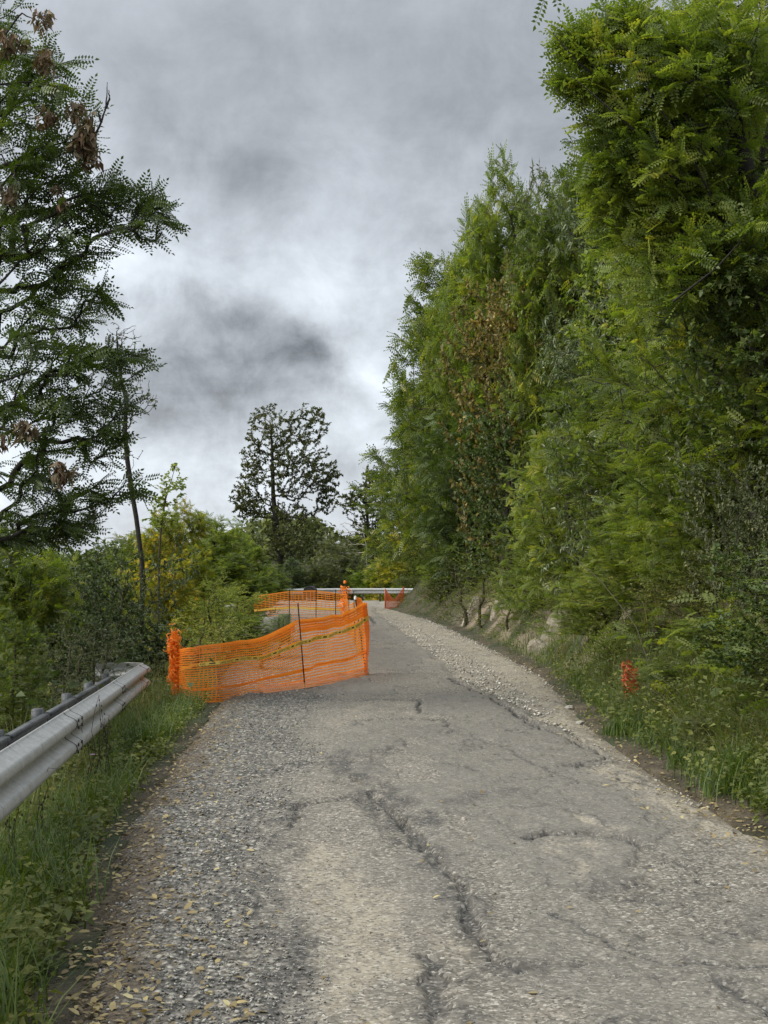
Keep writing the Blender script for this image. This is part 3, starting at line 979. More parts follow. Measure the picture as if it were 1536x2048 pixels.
# side net running back beside the lane, seen almost edge on
pa = [gpt(733, 1350), np.array((-.36, 23, 0)), np.array((-.55, 27, 0.)), np.array((-.80, 32, 0)), np.array((-1.02, 36.6, 0))]
tops = [.96, .72, .86, .70, .93]
sn = thing('barrier_net', tuple(pa[2]), 'orange net running back beside the open lane, ragged sagging top', 'safety net')
SL = np.array(sn.location)
S2 = Surf(pa, [p_ + (0.0, 0, h) for p_, h in zip(pa, tops)], 33, .05)
rel(netting(S2, 0, S2.L, 0, 1, 16, .11, .018, .010, ns=150), SL).obj('netting', m_net, sn)
for p_, h in zip(pa[1:], (1.05, 1.1, 1.05, 1.15)):
    rel(rebar(p_ - (0, 0, .1), p_ + (rr_.normal(0, .03), 0, h)), SL).obj('rod', m_rust, sn)
mb = MB(); crumple(mb, pa[4] + (0, 0, .2), pa[4] + (0, 0, 1.0), .09, 70, rr_, .03); rel(mb, SL).obj('wound_net', m_net, sn)
q = pa[4] + (0.0, 0, 1.15); mb = MB(); mb.tube([q, q + (0, 0, .05), q + (0, 0, .08)], [.04, .04, .02], 8)
rel(mb, SL).obj('rod_cap', m_net, sn)

# rear net
xsb = [-3.45, -3.05, -2.50, -1.80, -1.06]
bb = [np.array((x, 37.2, -.02)) for x in xsb]; tt = [np.array((x, 37.25, z)) for x, z in zip(xsb, (.80, .84, .93, .94, .84))]
bn = thing('barrier_net', tuple(bb[2]), 'rear orange net closing the fenced hollow, dense upper half over faded lower half', 'safety net')
BL = np.array(bn.location)
S3 = Surf(bb, tt, 43, .03)
rel(netting(S3, 0, S3.L, .52, 1, 9, .10, .022, .012), BL).obj('netting', m_net, bn)
rel(netting(S3, .35, S3.L, .0, .52, 9, .14, .020, .008), BL).obj('lower_netting', m_netf, bn)
mb = MB(); ss = np.linspace(0, S3.L, 40); ribbon(mb, S3, ss, .535 + .01 * np.sin(ss * 4), .05, True, -.02)
rel(mb, BL).obj('yellow_band', m_tape, bn)
for x in (-2.5, -1.8, -1.28):
    rel(rebar((x, 37.1, -.12), (x + rr_.normal(0, .02), 37.1, .99), .011), BL).obj('rod', m_rust, bn)

# small net on the right verge
m0 = np.array((.05, 56, -.06)); m1 = np.array((.78, 56, .02))
mn = thing('barrier_net', tuple(m0), 'small dark orange net drooping between two posts on the right verge', 'safety net')
ML = np.array(mn.location)
mid = (m0 + m1) / 2
S4 = Surf([m0, mid, m1], [m0 + (0, 0, .76), mid + (0, 0, .32), m1 + (0, 0, .74)], 53, .04)
rel(netting(S4, 0, S4.L, 0, 1, 12, .05, .045, .02), ML).obj('netting', m_netd, mn)
for q in (m0, m1):
    mb = MB(); mb.box(q + (0, .03, .38), (.05, .05, .86)); rel(mb, ML).obj('post', m_netd, mn)

# remnant on a stake among the weeds, right
q0 = W(1264, 1425, 14.6); q1 = W(1254, 1332, 14.6)
rs = thing('net_scrap', tuple(q0), 'crumpled red-orange net scrap hanging on a stake among the weeds', 'net scrap')
mb = MB(); crumple(mb, q0 + (-.0, 0, .02), q1, .040, 150, rr_, .020); crumple(mb, W(1268, 1400, 14.5), W(1260, 1350, 14.5), .05, 50, rr_, .020)
rel(mb, q0).obj('crumpled_net', m_netd, rs)
rel(rebar(q0 - (0, 0, .3), q1 + (0, 0, .02), .008), q0).obj('stake', m_rust, rs)

# ------------------------------------------------------------------ black corrugated pipe on the far bend
m_black = simple('black_corrugated_plastic', (.012, .012, .013), .5)
pc = np.array((-4.05, 75.5, .32))
pp = thing('drain_pipe', (pc[0], pc[1], -.25), 'black corrugated round pipe end standing in front of the distant guardrail', 'pipe')
mb = MB(); n = 40; ang_ = np.linspace(0, 1, n)
P = pc + np.stack([ang_ * .12, ang_ * .9, 0 * ang_], -1); rad = .30 + .018 * np.sign(np.sin(np.arange(n) * 1.57))
mb.tube(P, rad, 28, caps=False); mb.tube(P[::-1], .27, 28, caps=True)
rel(mb, pp.location).obj('pipe_wall', m_black, pp)
mb = MB(); mb.box((pc[0] + .1, pc[1] + .3, -.12), (.5, .5, .34)); mb.box((pc[0] + .1, pc[1] + .3, .03), (.4, .4, .05)); rel(mb, pp.location).obj('cradle', m_gdark, pp)
q = pc + (.27, -.02, .02); mb = MB(); mb.tube([q, q + (0, -.03, 0)], [.035, .03], 8); rel(mb, pp.location).obj('reflector', m_net, pp)

# ------------------------------------------------------------------ rubble and concrete block inside the fenced hollow
def rock_mesh(name, s, seed, mat_, cuts=3, flat=.5):
    bm = __import__('bmesh').new()
    __import__('bmesh').ops.create_icosphere(bm, subdivisions=cuts, radius=1)
    me = bpy.data.meshes.new(name); bm.to_mesh(me); bm.free()
    V = np.array([v.co[:] for v in me.vertices])
    rng = np.random.default_rng(seed)
    for _ in range(9):                       # cut flat faces
        nrm = rng.normal(size=3); nrm /= np.linalg.norm(nrm); h = rng.uniform(.55, .9)
        d_ = V @ nrm; V = V - np.maximum(d_ - h, 0)[:, None] * nrm
    V += (fbm(V[:, 0] * 2.5 + V[:, 2], V[:, 1] * 2.5 + seed, seed, 4)[:, None] - .5) * .28 * V
    V *= np.asarray(s)
    me.vertices.foreach_set('co', V.astype(np.float32).ravel()); me.materials.append(mat_); me.update()
    return me


m_rock, t, b = mat('pale_weathered_stone')
co = t.geo('Position'); n = t.noise(co, 4, 6, .65)[0]; n2 = t.noise(co, 25, 5)[0]
c = t.ramp(n, [(.3, (.16, .135, .10)), (.5, (.34, .30, .235)), (.7, (.48, .44, .36))])
c = t.mix(t.rng(n2, .55, .75, 0, .8), c, (.09, .085, .055))
t.put(b.inputs['Base Color'], c); b.inputs['Roughness'].default_value = .9
bp = t.n.new('ShaderNodeBump'); bp.inputs['Strength'].default_value = 1; bp.inputs['Distance'].default_value = .06
t.put(bp.inputs['Height'], t.math('ADD', n, t.math('MULTIPLY', n2, .4))); t.l.new(bp.outputs[0], b.inputs['Normal'])
m_conc = simple('grey_concrete', (.24, .235, .20), .9, 0, .45, 6, .6)

def on_ground(px, py, d0=6.0, d1=90.0):
    """first point of the ground along the line of sight of a pixel"""
    d = np.geomspace(d0, d1, 1500); X = (px - 768) * d / FPX; Z = CAMH + (HOR - py) * d / FPX
    k = np.argmax(H(X, d) > Z); return np.array((X[k], d[k], Z[k]))


ROCKP = []
for (px, py, s, lab) in [
        (938, 1238, (.42, .34, .62), 'pale upright rock jutting from the foot of the bank near the far end'),
        (1000, 1218, (.30, .3, .60), 'narrow pale rock half hidden under yellow leaves on the bank'),
        (1112, 1262, (.34, .34, .70), 'tall cream rock face exposed in the middle of the cut bank'),
        (1205, 1240, (.16, .26, .32), 'small tan rock under hanging herbs, nearest exposed on the bank'),
        (1078, 1298, (.34, .26, .20), 'low brown rock at the road edge below the cream rock face')]:
    P = on_ground(px, py); ROCKP.append(P)
    o = link('rock', rock_mesh('rock', s, int(px), m_rock, 4)); o.location = P + (.10, .06, -.04); o.rotation_euler = (math.radians(6), math.radians(22), math.radians(px % 50 - 25))
    tag(o, lab, 'rock', 'rocks exposed in the bank')

cb = np.array((-2.35, 29.0, .0)); 
blk = thing('concrete_block', tuple(cb), 'mossy concrete block beside rubble behind the light green bush', 'concrete block')
mb = MB(); mb.box(cb + (-.02, 0, .22), (.40, .5, .60)); rel(mb, cb).obj('pale_body', m_conc, blk)
mb = MB(); mb.box(cb + (.29, .02, .25), (.22, .48, .68)); rel(mb, cb).obj('mossy_side', simple('mossy_concrete', (.10, .12, .05), .95, 0, .35, 9, .5), blk)
for k, (dx, dy, dz, s) in enumerate([(-.72, 0, .42, .26), (-.62, -.2, .12, .24), (-.95, .1, .2, .22), (-.80, -.1, .70, .16), (-.55, -.35, -.02, .16)]):
    o = link('rubble_stone', rock_mesh('rubble_stone', (s, s * .9, s * .7), 60 + k, m_conc, 2)); o.location = cb + (dx, dy, dz)
    tag(o, ['largest broken grey stone in the rubble beside the mossy block', 'lower front stone of the rubble heap', 'leftmost stone of the rubble heap behind the pale sapling',
            'small stone on top of the rubble heap', 'lowest stone at the foot of the concrete block'][k], 'stone', 'rubble beside the concrete block')
# ------------------------------------------------------------------ leaf templates (leaf along +x, face up +z)
def rhomb(x0, y0, dx, dy, w, z=0.0, fold=.25):
    """one leaflet: rhombus from base to tip, folded on its midrib"""
    L = math.hypot(dx, dy); ux, uy = dx / L, dy / L; px_, py_ = -uy, ux
    mx, my = x0 + dx * .48, y0 + dy * .48
    return [(x0, y0, z), (mx + px_ * w / 2, my + py_ * w / 2, z + fold * w), (x0 + dx, y0 + dy, z - L * .12), (mx - px_ * w / 2, my - py_ * w / 2, z + fold * w)]


def pinnate(L, pairs, ll, lw, droop=.18, terminal=True):
    V = []; F = []
    def bend(x): return -droop * L * (x / L) ** 2
    for k in range(pairs):
        x = L * (.16 + .84 * (k + .3) / pairs)
        q = 1 - .35 * abs(k / (pairs - 1) - .45) if pairs > 1 else 1
        for s in (-1, 1):
            V += rhomb(x, .003 * s, ll * q * .28, s * ll * q * .96, lw * q, bend(x)); n = len(V); F.append((n - 4, n - 3, n - 2, n - 1))
    if terminal:
        V += rhomb(L, 0, ll, 0, lw, bend(L)); n = len(V); F.append((n - 4, n - 3, n - 2, n - 1))
    n = len(V); w = .0022
    V += [(0, -w, 0), (0, w, 0), (L * .5, w, bend(L * .5)), (L * .5, -w, bend(L * .5)), (L, 0, bend(L)), ]
    F += [(n, n + 3, n + 2, n + 1)]; V += [(L, 0.0006, bend(L))]; F += [(n + 3, n + 4, n + 5, n + 2)]
    return np.array(V), np.array(F)


def cluster(leaves):
    V = []; F = []
    for (V1, az_, el_, roll, off, s) in leaves:
        a = Matrix.Rotation(az_, 3, 'Z') @ Matrix.Rotation(-el_, 3, 'Y') @ Matrix.Rotation(roll, 3, 'X')
        P = (np.array(V1[0]) * s) @ np.array(a).T + np.array(off)
        n = sum(len(v) for v in V); V.append(P); F.append(np.array(V1[1]) + n)
    return np.concatenate(V), np.concatenate(F)


def single(L, w, fold=.25, hexa=True, bend=.15):
    """simple oval leaf with two halves"""
    if not hexa: return np.array(rhomb(0, 0, L, 0, w, 0, fold)), np.array([(0, 1, 2, 3)])
    V = [(0, 0, 0), (L * .35, 0, -bend * L * .1), (L, 0, -bend * L), (L * .3, w * .5, fold * w * .5), (L * .7, w * .38, fold * w * .3 - bend * L * .5),
         (L * .3, -w * .5, fold * w * .5), (L * .7, -w * .38, fold * w * .3 - bend * L * .5)]
    return np.array(V), np.array([(0, 1, 4, 3), (1, 2, 4, 4), (0, 5, 6, 1), (1, 6, 2, 2)])[[0, 2]] if False else np.array([(0, 1, 4, 3), (0, 5, 6, 1), (1, 2, 4, 4), (1, 6, 2, 2)])[:2]


def oval(L, w, fold=.25, bend=.2):
    V = [(0, 0, 0), (L * .55, 0, -bend * L * .3), (L, 0, -bend * L), (L * .38, w * .5, fold * w * .5), (L * .38, -w * .5, fold * w * .5)]
    V = np.array(V)
    return V, np.array([(0, 1, 2, 3), (0, 4, 2, 1)])


_r = np.random.default_rng(2)
T_ROB = pinnate(.21, 6, .050, .027)             # black locust leaf
T_ROBF = pinnate(.22, 5, .055, .034)            # the same, coarser, for farther trees
T_LANCE = pinnate(.01, 1, .01, .01)
T_OVAL = oval(.075, .046)
T_LAN = oval(.14, .034, .2, .35)
T_SM = oval(.045, .026)
T_TUFT = cluster([(oval(.09, .055), _r.uniform(0, 6.28), _r.uniform(-.4, .9), _r.uniform(-1, 1), _r.normal(0, .03, 3), _r.uniform(.7, 1.2)) for _ in range(5)])
T_BRAM = cluster([(oval(.085, .055), a, .25, 0, (0, 0, 0), 1) for a in (0, 1.2, -1.2)])
T_BIG = oval(.16, .10, .25, .3)


# ------------------------------------------------------------------ leaf colours
GR = lambda s, a: tuple(v * s for v in a)
M = {}
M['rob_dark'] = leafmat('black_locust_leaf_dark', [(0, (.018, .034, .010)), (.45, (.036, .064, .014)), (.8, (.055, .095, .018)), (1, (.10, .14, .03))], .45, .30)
M['rob'] = leafmat('black_locust_leaf', [(0, (.024, .046, .010)), (.4, (.054, .088, .016)), (.7, (.095, .132, .024)), (.9, (.15, .18, .035)), (1, (.30, .28, .05))], .45, .45)
M['rob_lite'] = leafmat('light_locust_leaf', [(0, (.04, .07, .014)), (.4, (.085, .135, .024)), (.8, (.14, .19, .035)), (1, (.26, .27, .05))], .5, .42)
M['rob_yel'] = leafmat('yellowing_locust_leaf', [(0, (.05, .085, .014)), (.45, (.12, .16, .022)), (.72, (.24, .24, .035)), (.9, (.42, .34, .05)), (1, (.50, .33, .06))], .5, .42)
M['oak'] = leafmat('oak_leaf', [(0, (.018, .026, .010)), (.5, (.038, .052, .017)), (1, (.085, .095, .034))], .5, .35)
M['silver'] = leafmat('silvery_leaf', [(0, (.030, .055, .020)), (.5, (.065, .10, .036)), (.85, (.12, .16, .07)), (1, (.25, .29, .17))], .4, .25, .6)
M['gold'] = leafmat('golden_brown_leaf', [(0, (.030, .045, .010)), (.35, (.065, .074, .018)), (.7, (.12, .100, .028)), (.9, (.19, .145, .045)), (1, (.30, .27, .11))], .6, .3)
M['willow'] = leafmat('grey_green_leaf', [(0, (.032, .045, .022)), (.5, (.065, .085, .040)), (1, (.13, .15, .085))], .5, .3)
M['broad'] = leafmat('broad_leaf_green', [(0, (.018, .036, .009)), (.45, (.042, .075, .015)), (.85, (.085, .125, .028)), (1, (.20, .22, .06))], .55, .3, .55)
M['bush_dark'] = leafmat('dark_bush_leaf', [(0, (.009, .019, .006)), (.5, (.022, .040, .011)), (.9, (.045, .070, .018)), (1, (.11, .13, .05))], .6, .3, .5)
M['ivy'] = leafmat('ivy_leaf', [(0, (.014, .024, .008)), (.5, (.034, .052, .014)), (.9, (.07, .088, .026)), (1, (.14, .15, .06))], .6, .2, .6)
M['sapling'] = leafmat('sapling_leaf', [(0, (.055, .095, .018)), (.5, (.13, .185, .035)), (.85, (.22, .26, .06)), (1, (.42, .38, .08))], .5, .42)
M['weed'] = leafmat('weed_leaf', [(0, (.024, .040, .010)), (.5, (.066, .090, .020)), (.85, (.125, .145, .038)), (1, (.22, .20, .07))], .55, .3)
M['grass'] = leafmat('grass_blade', [(0, (.022, .045, .008)), (.45, (.050, .095, .014)), (.85, (.09, .14, .025)), (1, (.24, .22, .09))], .5, .35)
M['drygrass'] = leafmat('dry_grass_blade', [(0, (.05, .055, .020)), (.5, (.11, .115, .045)), (.85, (.19, .18, .085)), (1, (.34, .29, .16))], .6, .3)
M['dead'] = leafmat('dead_hanging_leaf', [(0, (.07, .04, .024)), (.5, (.16, .10, .065)), (1, (.32, .23, .16))], .8, .2, .2)
M['litter'] = leafmat('fallen_leaf', [(0, (.09, .05, .022)), (.4, (.22, .14, .06)), (.7, (.42, .31, .14)), (.9, (.58, .47, .20)), (1, (.62, .55, .34))], .7, .1, .3, 2)
m_bark = simple('grey_brown_bark', (.060, .048, .036), .95, 0, .4, 18, .8)
m_barkd = simple('dark_bark', (.030, .026, .021), .95, 0, .4, 18, .8)
m_pale = simple('bleached_dead_wood', (.42, .39, .33), .8, 0, .2, 18, .3)
m_stem = simple('green_brown_stem', (.07, .065, .03), .8, 0, .3, 30)


# ------------------------------------------------------------------ trees
def skeleton(rng, trunk, tips, rise=.35, step=.35, gap=.25):
    """grow from a trunk polyline to every tip; returns nodes, parents, chains"""
    P = [tuple(p) for p in trunk]; par = [-1] + list(range(len(trunk) - 1))
    tips = np.asarray(tips)
    A = np.array(trunk, float)
    order = np.argsort([np.min(np.linalg.norm(A - t_, axis=1)) for t_ in tips])
    cap = 60000; N = np.zeros((cap, 3)); n = len(P); N[:n] = P
    chains = []
    for k in order:
        t_ = tips[k]; d = t_ - N[:n]; L = np.linalg.norm(d, axis=1)
        cost = L + 1.1 * np.maximum(0, N[:n, 2] - t_[2] + .12 * L)
        cost[0] += 1
        j = int(np.argmin(cost)); p0 = N[j].copy(); L = np.linalg.norm(t_ - p0)
        m = max(2, int(math.ceil(L / step)))
        mid = p0 + (t_ - p0) * .5 + rng.normal(0, .10 * L, 3) + np.array((0, 0, -rise * .25 * L))
        tt = np.linspace(0, 1, m + 1)[1:, None]
        C = (1 - tt) ** 2 * p0 + 2 * tt * (1 - tt) * mid + tt ** 2 * t_
        if n + m >= cap: break
        N[n:n + m] = C; par += [j] + list(range(n, n + m - 1)); chains.append((j, n, n + m)); n += m
    return N[:n].copy(), np.array(par), chains


def wood_mesh(name, N, par, ntrunk, r_tip, r_base, mat_, chains, expo=.5, maxseg=9000):
    n = len(N); cnt = np.zeros(n)
    for (_, a, b_) in chains: cnt[b_ - 1] += 1
    for i in range(n - 1, 0, -1):
        cnt[par[i]] += cnt[i]
    rad = r_tip * np.maximum(cnt, .5) ** expo
    rad[:ntrunk] = np.maximum(rad[:ntrunk], np.linspace(r_base, r_tip * 2, ntrunk))
    rad *= min(1.0, r_base / max(rad[1], 1e-6)) if rad[1] > r_base else 1
    rad = np.maximum(rad, r_tip)
    mb = MB()
    mb.tube(N[:ntrunk], rad[:ntrunk], 9, caps=False)
    idx = np.arange(ntrunk, n)
    if len(idx):
        a = N[par[idx]]; b_ = N[idx]; ra = rad[par[idx]]; rb = rad[idx]; ra = np.minimum(ra, rb * 1.5)
        T = b_ - a; T /= np.linalg.norm(T, axis=1)[:, None] + 1e-9
        ref = np.where(np.abs(T[:, 2:3]) < .9, np.array([[0, 0, 1.]]), np.array([[1., 0, 0]]))
        Uv = np.cross(T, ref); Uv /= np.linalg.norm(Uv, axis=1)[:, None]; Wv = np.cross(T, Uv)
        for sel, sd_ in ((rb > .02, 6), (rb <= .02, 3)):
            if not sel.any(): continue
            an = np.arange(sd_) * 2 * np.pi / sd_
            ring = np.cos(an)[None, :, None] * Uv[sel][:, None] + np.sin(an)[None, :, None] * Wv[sel][:, None]
            Va = a[sel][:, None] + ring * ra[sel][:, None, None]; Vb = b_[sel][:, None] + ring * rb[sel][:, None, None]
            V = np.concatenate([Va, Vb], 1)
            j = np.arange(sd_); j2 = (j + 1) % sd_
            F = np.stack([j, j2, j2 + sd_, j + sd_], -1)
            F = F[None] + (np.arange(sel.sum()) * 2 * sd_)[:, None, None]
            mb.add(V.reshape(-1, 3), F.reshape(-1, 4))
    return mb.data(name, [mat_], True)


def leaf_frames(rng, N, par, chains, per, along=.75, out=.9, droop=.25, jit=.35, upn=1.0):
    """leaf positions and frames along the outer part of every chain"""
    pos = []; A = []; NN = []
    for (j, a, b_) in chains:
        C = np.vstack([N[j][None], N[a:b_]])
        seg = np.linalg.norm(np.diff(C, axis=0), axis=1); cl = np.concatenate([[0], np.cumsum(seg)]); L = cl[-1]
        L0 = max(0, L - along); k = per
        s = L0 + (L - L0) * (np.arange(k) + rng.random(k) * .6) / k; s = np.minimum(s, L)
        p = np.stack([np.interp(s, cl, C[:, i]) for i in range(3)], -1)
        d = C[-1] - C[-2]; d /= np.linalg.norm(d) + 1e-9
        sd_ = np.cross(d, (0, 0, 1.)); sd_ /= np.linalg.norm(sd_) + 1e-6
        sg = np.where(np.arange(k) % 2, 1, -1)[:, None]
        f = ((s - L0) / max(L - L0, 1e-6))[:, None]
        a_ = sd_[None] * sg * out * (1.1 - .8 * f) + d[None] * (.55 + .7 * f) + rng.normal(0, jit, (k, 3)) + np.array((0, 0, -droop))
        nn = np.array((0, 0, upn)) + rng.normal(0, .45, (k, 3)) + sd_[None] * sg * .25
        pos.append(p); A.append(a_); NN.append(nn)
    return np.concatenate(pos), rotmat(np.concatenate(A), np.concatenate(NN))


def sample_env(rng, envs, n, shell=.45):
    w = np.array([e[6] if len(e) > 6 else e[3] * e[4] * e[5] for e in envs], float); w /= w.sum()
    k = rng.choice(len(envs), n, p=w); E = np.array([e[:6] for e in envs])[k]
    d = rng.normal(size=(n, 3)); d /= np.linalg.norm(d, axis=1)[:, None]
    r = rng.random(n) ** shell
    return E[:, :3] + d * r[:, None] * E[:, 3:6]


def crown_mesh(name, rng, fr, T, smin, smax, mat_, drop=0.0):
    pos, R = fr
    if drop:
        k = rng.random(len(pos)) > drop; pos, R = pos[k], R[k]
    V, F = inst(T[0], T[1], pos, R, rng.uniform(smin, smax, len(pos)))
    lr = rng.random(len(pos)); r = np.clip(np.repeat(lr, len(T[1])) + rng.normal(0, .08, len(F)), 0, 1)
    return mesh_np(name, V, F, {'rnd': ('FACE', r)}, False, [mat_])


def tree(name, label, group, base, trunk, envs, ntips, per, T, sz, mleaf, mwood, r_base=.12, r_tip=.006, seed=1, shell=.45,
         along=.75, droop=.25, rise=.35, upn=1.0, cat='tree', jit=.35, clip=None, bare=0):
    """a tree with its own crown: all coordinates in the world"""
    rng = np.random.default_rng(seed)
    base = np.asarray(base, float)
    tips = sample_env(rng, envs, ntips, shell)
    if clip is not None: tips = tips[clip(tips)]
    N, par, ch = skeleton(rng, trunk, tips, rise)
    t_ = thing(name, tuple(base), label, cat, group)
    N = N - base
    wm = wood_mesh('trunk', N, par, len(trunk), r_tip, r_base, mwood, ch); link('trunk', wm, t_)
    ch2 = ch if not bare else [c for i, c in enumerate(ch) if rng.random() > bare]
    fr = leaf_frames(rng, N, par, ch2, per, along, droop=droop, upn=upn, jit=jit)
    cm = crown_mesh('crown', rng, fr, T, sz[0], sz[1], mleaf); link('crown', cm, t_)
    return t_, (N, par, ch)


def proto_shape(kind, rng):
    """envelopes of shared crowns, about 6 m high and 4 m wide, foot at the origin"""
    if kind == 'tall':
        E = [(0, 0, 2.2, 1.5, 1.5, 1.9)] + [(rng.normal(0, .4), rng.normal(0, .4), z, r_ + .3 * rng.random(), r_ + .3 * rng.random(), .9) for z, r_ in ((.9, 1.3), (2.4, 1.3), (3.4, 1.3), (4.2, 1.0), (4.9, .6))]
        E += [(rng.uniform(-1.3, 1.3), rng.uniform(-1.3, 1.3), rng.uniform(1.5, 4.3), .7, .7, .6) for _ in range(4)]
        E += [(rng.uniform(-.7, .7), rng.uniform(-.7, .7), 5.5, .45, .45, .5, .5), (rng.uniform(-1.1, 1.1), rng.uniform(-1.1, 1.1), 5.0, .55, .55, .5, .6), (rng.uniform(-1.1, 1.1), rng.uniform(-1.1, 1.1), 4.7, .6, .6, .5, .7)]
    elif kind == 'bush':
        E = [(0, 0, 1.6, 1.8, 1.8, 1.5)] + [(rng.uniform(-1.3, 1.3), rng.uniform(-1.3, 1.3), rng.uniform(1.0, 3.2), .9, .9, .8) for _ in range(7)]
    else:
        E = [(0, 0, 3.0, 1.7, 1.7, 1.6), (0, 0, 1.3, 1.5, 1.5, 1.1)] + [(rng.uniform(-1.3, 1.3), rng.uniform(-1.3, 1.3), rng.uniform(.9, 4.9), .9, .9, .75) for _ in range(10)]
    return E


PROTO = {}


def make_proto(key, kind, ntips, per, T, sz, seed, mleaf, mwood, along=.7, droop=.25, shell=.4, jit=.35, upn=1.0):
    rng = np.random.default_rng(seed)
    E = proto_shape(kind, rng)
    top = 5.6 if kind != 'bush' else 3.2
    trunk = [np.array((0, 0, -.3))]
    for z in np.linspace(.2, top * .82, 9): trunk.append(np.array((trunk[-1][0] + rng.normal(0, .10), trunk[-1][1] + rng.normal(0, .10), z)))
    tips = sample_env(rng, E, ntips, shell); tips = tips[tips[:, 2] > .15]
    N, par, ch = skeleton(rng, trunk, tips)
    wm = wood_mesh('trunk', N, par, len(trunk), .006, .09, mwood, ch)
    cm = crown_mesh('crown', rng, leaf_frames(rng, N, par, ch, per, along, droop=droop, jit=jit, upn=upn), T, sz[0], sz[1], mleaf)
    V = np.array([v.co[:] for v in cm.vertices]); hi = np.percentile(V[:, 2], 99.6); wd = np.percentile(np.abs(V[:, 0]), 97)
    PROTO[key] = (wm, cm, hi, wd)


def put_proto(key, name, label, group, x, y, top, width, mleaf=None, base=None, rot=None, lean=(0, 0), cat='tree', seed=0, wood=None):
    wm, cm, hi, wd = PROTO[key]
    z = float(H(x, y)) if base is None else base
    o = thing(name, (x, y, z), label, cat, group)
    s = (top - z) / hi; w = width / (2 * wd)
    rng = np.random.default_rng(seed + int(abs(x) * 131 + y * 17))
    o.rotation_euler = (lean[0], lean[1], rng.uniform(0, 6.28) if rot is None else rot)
    o.scale = (w, w, s)
    a = link('trunk', wm, o); b_ = link('crown', cm, o)
    if mleaf is not None:
        b_.material_slots[0].link = 'OBJECT'; b_.material_slots[0].material = mleaf
    if wood is not None:
        a.material_slots[0].link = 'OBJECT'; a.material_slots[0].material = wood
    return o

T_LIT = (np.array([(0, 0, 0), (.013, .010, .004), (.032, .009, .005), (.046, 0, .001), (.032, -.009, .004), (.013, -.010, .003)]), np.array([(0, 1, 4, 5), (1, 2, 3, 4)]))
# ------------------------------------------------------------------ left side
def envs_px(lst):
    """(px, py, rx_px, ry_px, depth, depth radius, weight)"""
    out = []
    for px, py, rx, ry_, d, rd, w in lst:
        P = W(px, py, d); out.append((P[0], P[1], P[2], rx * d / FPX, rd, ry_ * d / FPX, w))
    return out


# big locust whose boughs reach in from the left
base = np.array((-5.6, 15.0, float(H(-5.6, 15.0))))
trunk = [base + (0, 0, -.3), base + (.05, 0, 1.0), base + (.15, .05, 2.2), base + (.2, .0, 3.4), base + (.3, .1, 4.6), base + (.35, .1, 5.8), base + (.5, .1, 7.0), base + (.6, 0, 8.2), base + (.6, 0, 9.3)]
E = envs_px([(40, 230, 150, 190, 15, 1.0, 15), (-60, 60, 150, 170, 15.2, 1.0, 10), (120, 345, 120, 90, 15, .8, 9),
             (295, 430, 62, 62, 14.8, .35, 3.6), (215, 400, 90, 60, 15, .5, 4), (90, 470, 130, 90, 15, .9, 10), (130, 590, 100, 70, 15.3, .8, 7),
             (40, 690, 120, 110, 15, .9, 8), (150, 760, 90, 90, 15, .6, 6), (240, 715, 60, 34, 15.2, .3, 2.6), (60, 880, 150, 110, 15.2, .9, 10),
             (190, 880, 70, 50, 15.2, .5, 3.0), (215, 970, 80, 36, 15.2, .4, 2.6), (90, 1000, 120, 50, 15.5, .7, 6), (40, 1060, 130, 50, 15.5, .7, 6), (150, 1045, 70, 30, 15.5, .5, 2.5), (240, 810, 50, 40, 15.3, .3, 1.0), (-80, 600, 120, 500, 15.2, 1, 10)])
t1, sk = tree('locust_tree', 'large dark locust tree with boughs reaching in over the guardrail, hung with withered brown bunches', None, base, trunk, E,
              800, 6, T_ROB, (.75, 1.2), M['rob_dark'], m_barkd, r_base=.15, r_tip=.0045, seed=11, shell=.36, along=.70, rise=.5, upn=.7)


def withered(parent, P, rng, n=26, size=1.0, nm='withered_leaves'):
    n = int(n * 2.2)
    TT = oval(.10, .034, .9, .2)
    pos = P + np.stack([rng.normal(0, .045, n), rng.normal(0, .045, n), -rng.random(n) * .16], -1) * size
    a = np.stack([rng.normal(0, .55, n), rng.normal(0, .55, n), -np.ones(n)], -1)
    V, F = inst(TT[0], TT[1], pos - np.array(parent.location), rotmat(a, rng.normal(size=(n, 3))), rng.uniform(.6, 1.4, n) * size)
    o = link(nm, mesh_np(nm, V, F, {'rnd': ('FACE', np.repeat(rng.random(n), 2))}, False, [M['dead']]), parent)
    return o


rgw = np.random.default_rng(8)
for px, py, s in [(75, 15, 1.0), (78, 95, 1.2), (6, 55, 1.2), (93, 165, .7), (88, 215, 1.1), (140, 205, 1.0), (165, 230, 1.1), (160, 265, 1.3), (172, 300, 1.0),
                  (10, 375, 1.0), (118, 400, .8), (105, 375, .6), (50, 850, 1.1), (122, 935, 1.2), (4, 880, .8), (38, 75, .7)]:
    withered(t1, W(px, py - 14, 14.4), rgw, int(22 * s), s * 1.05)
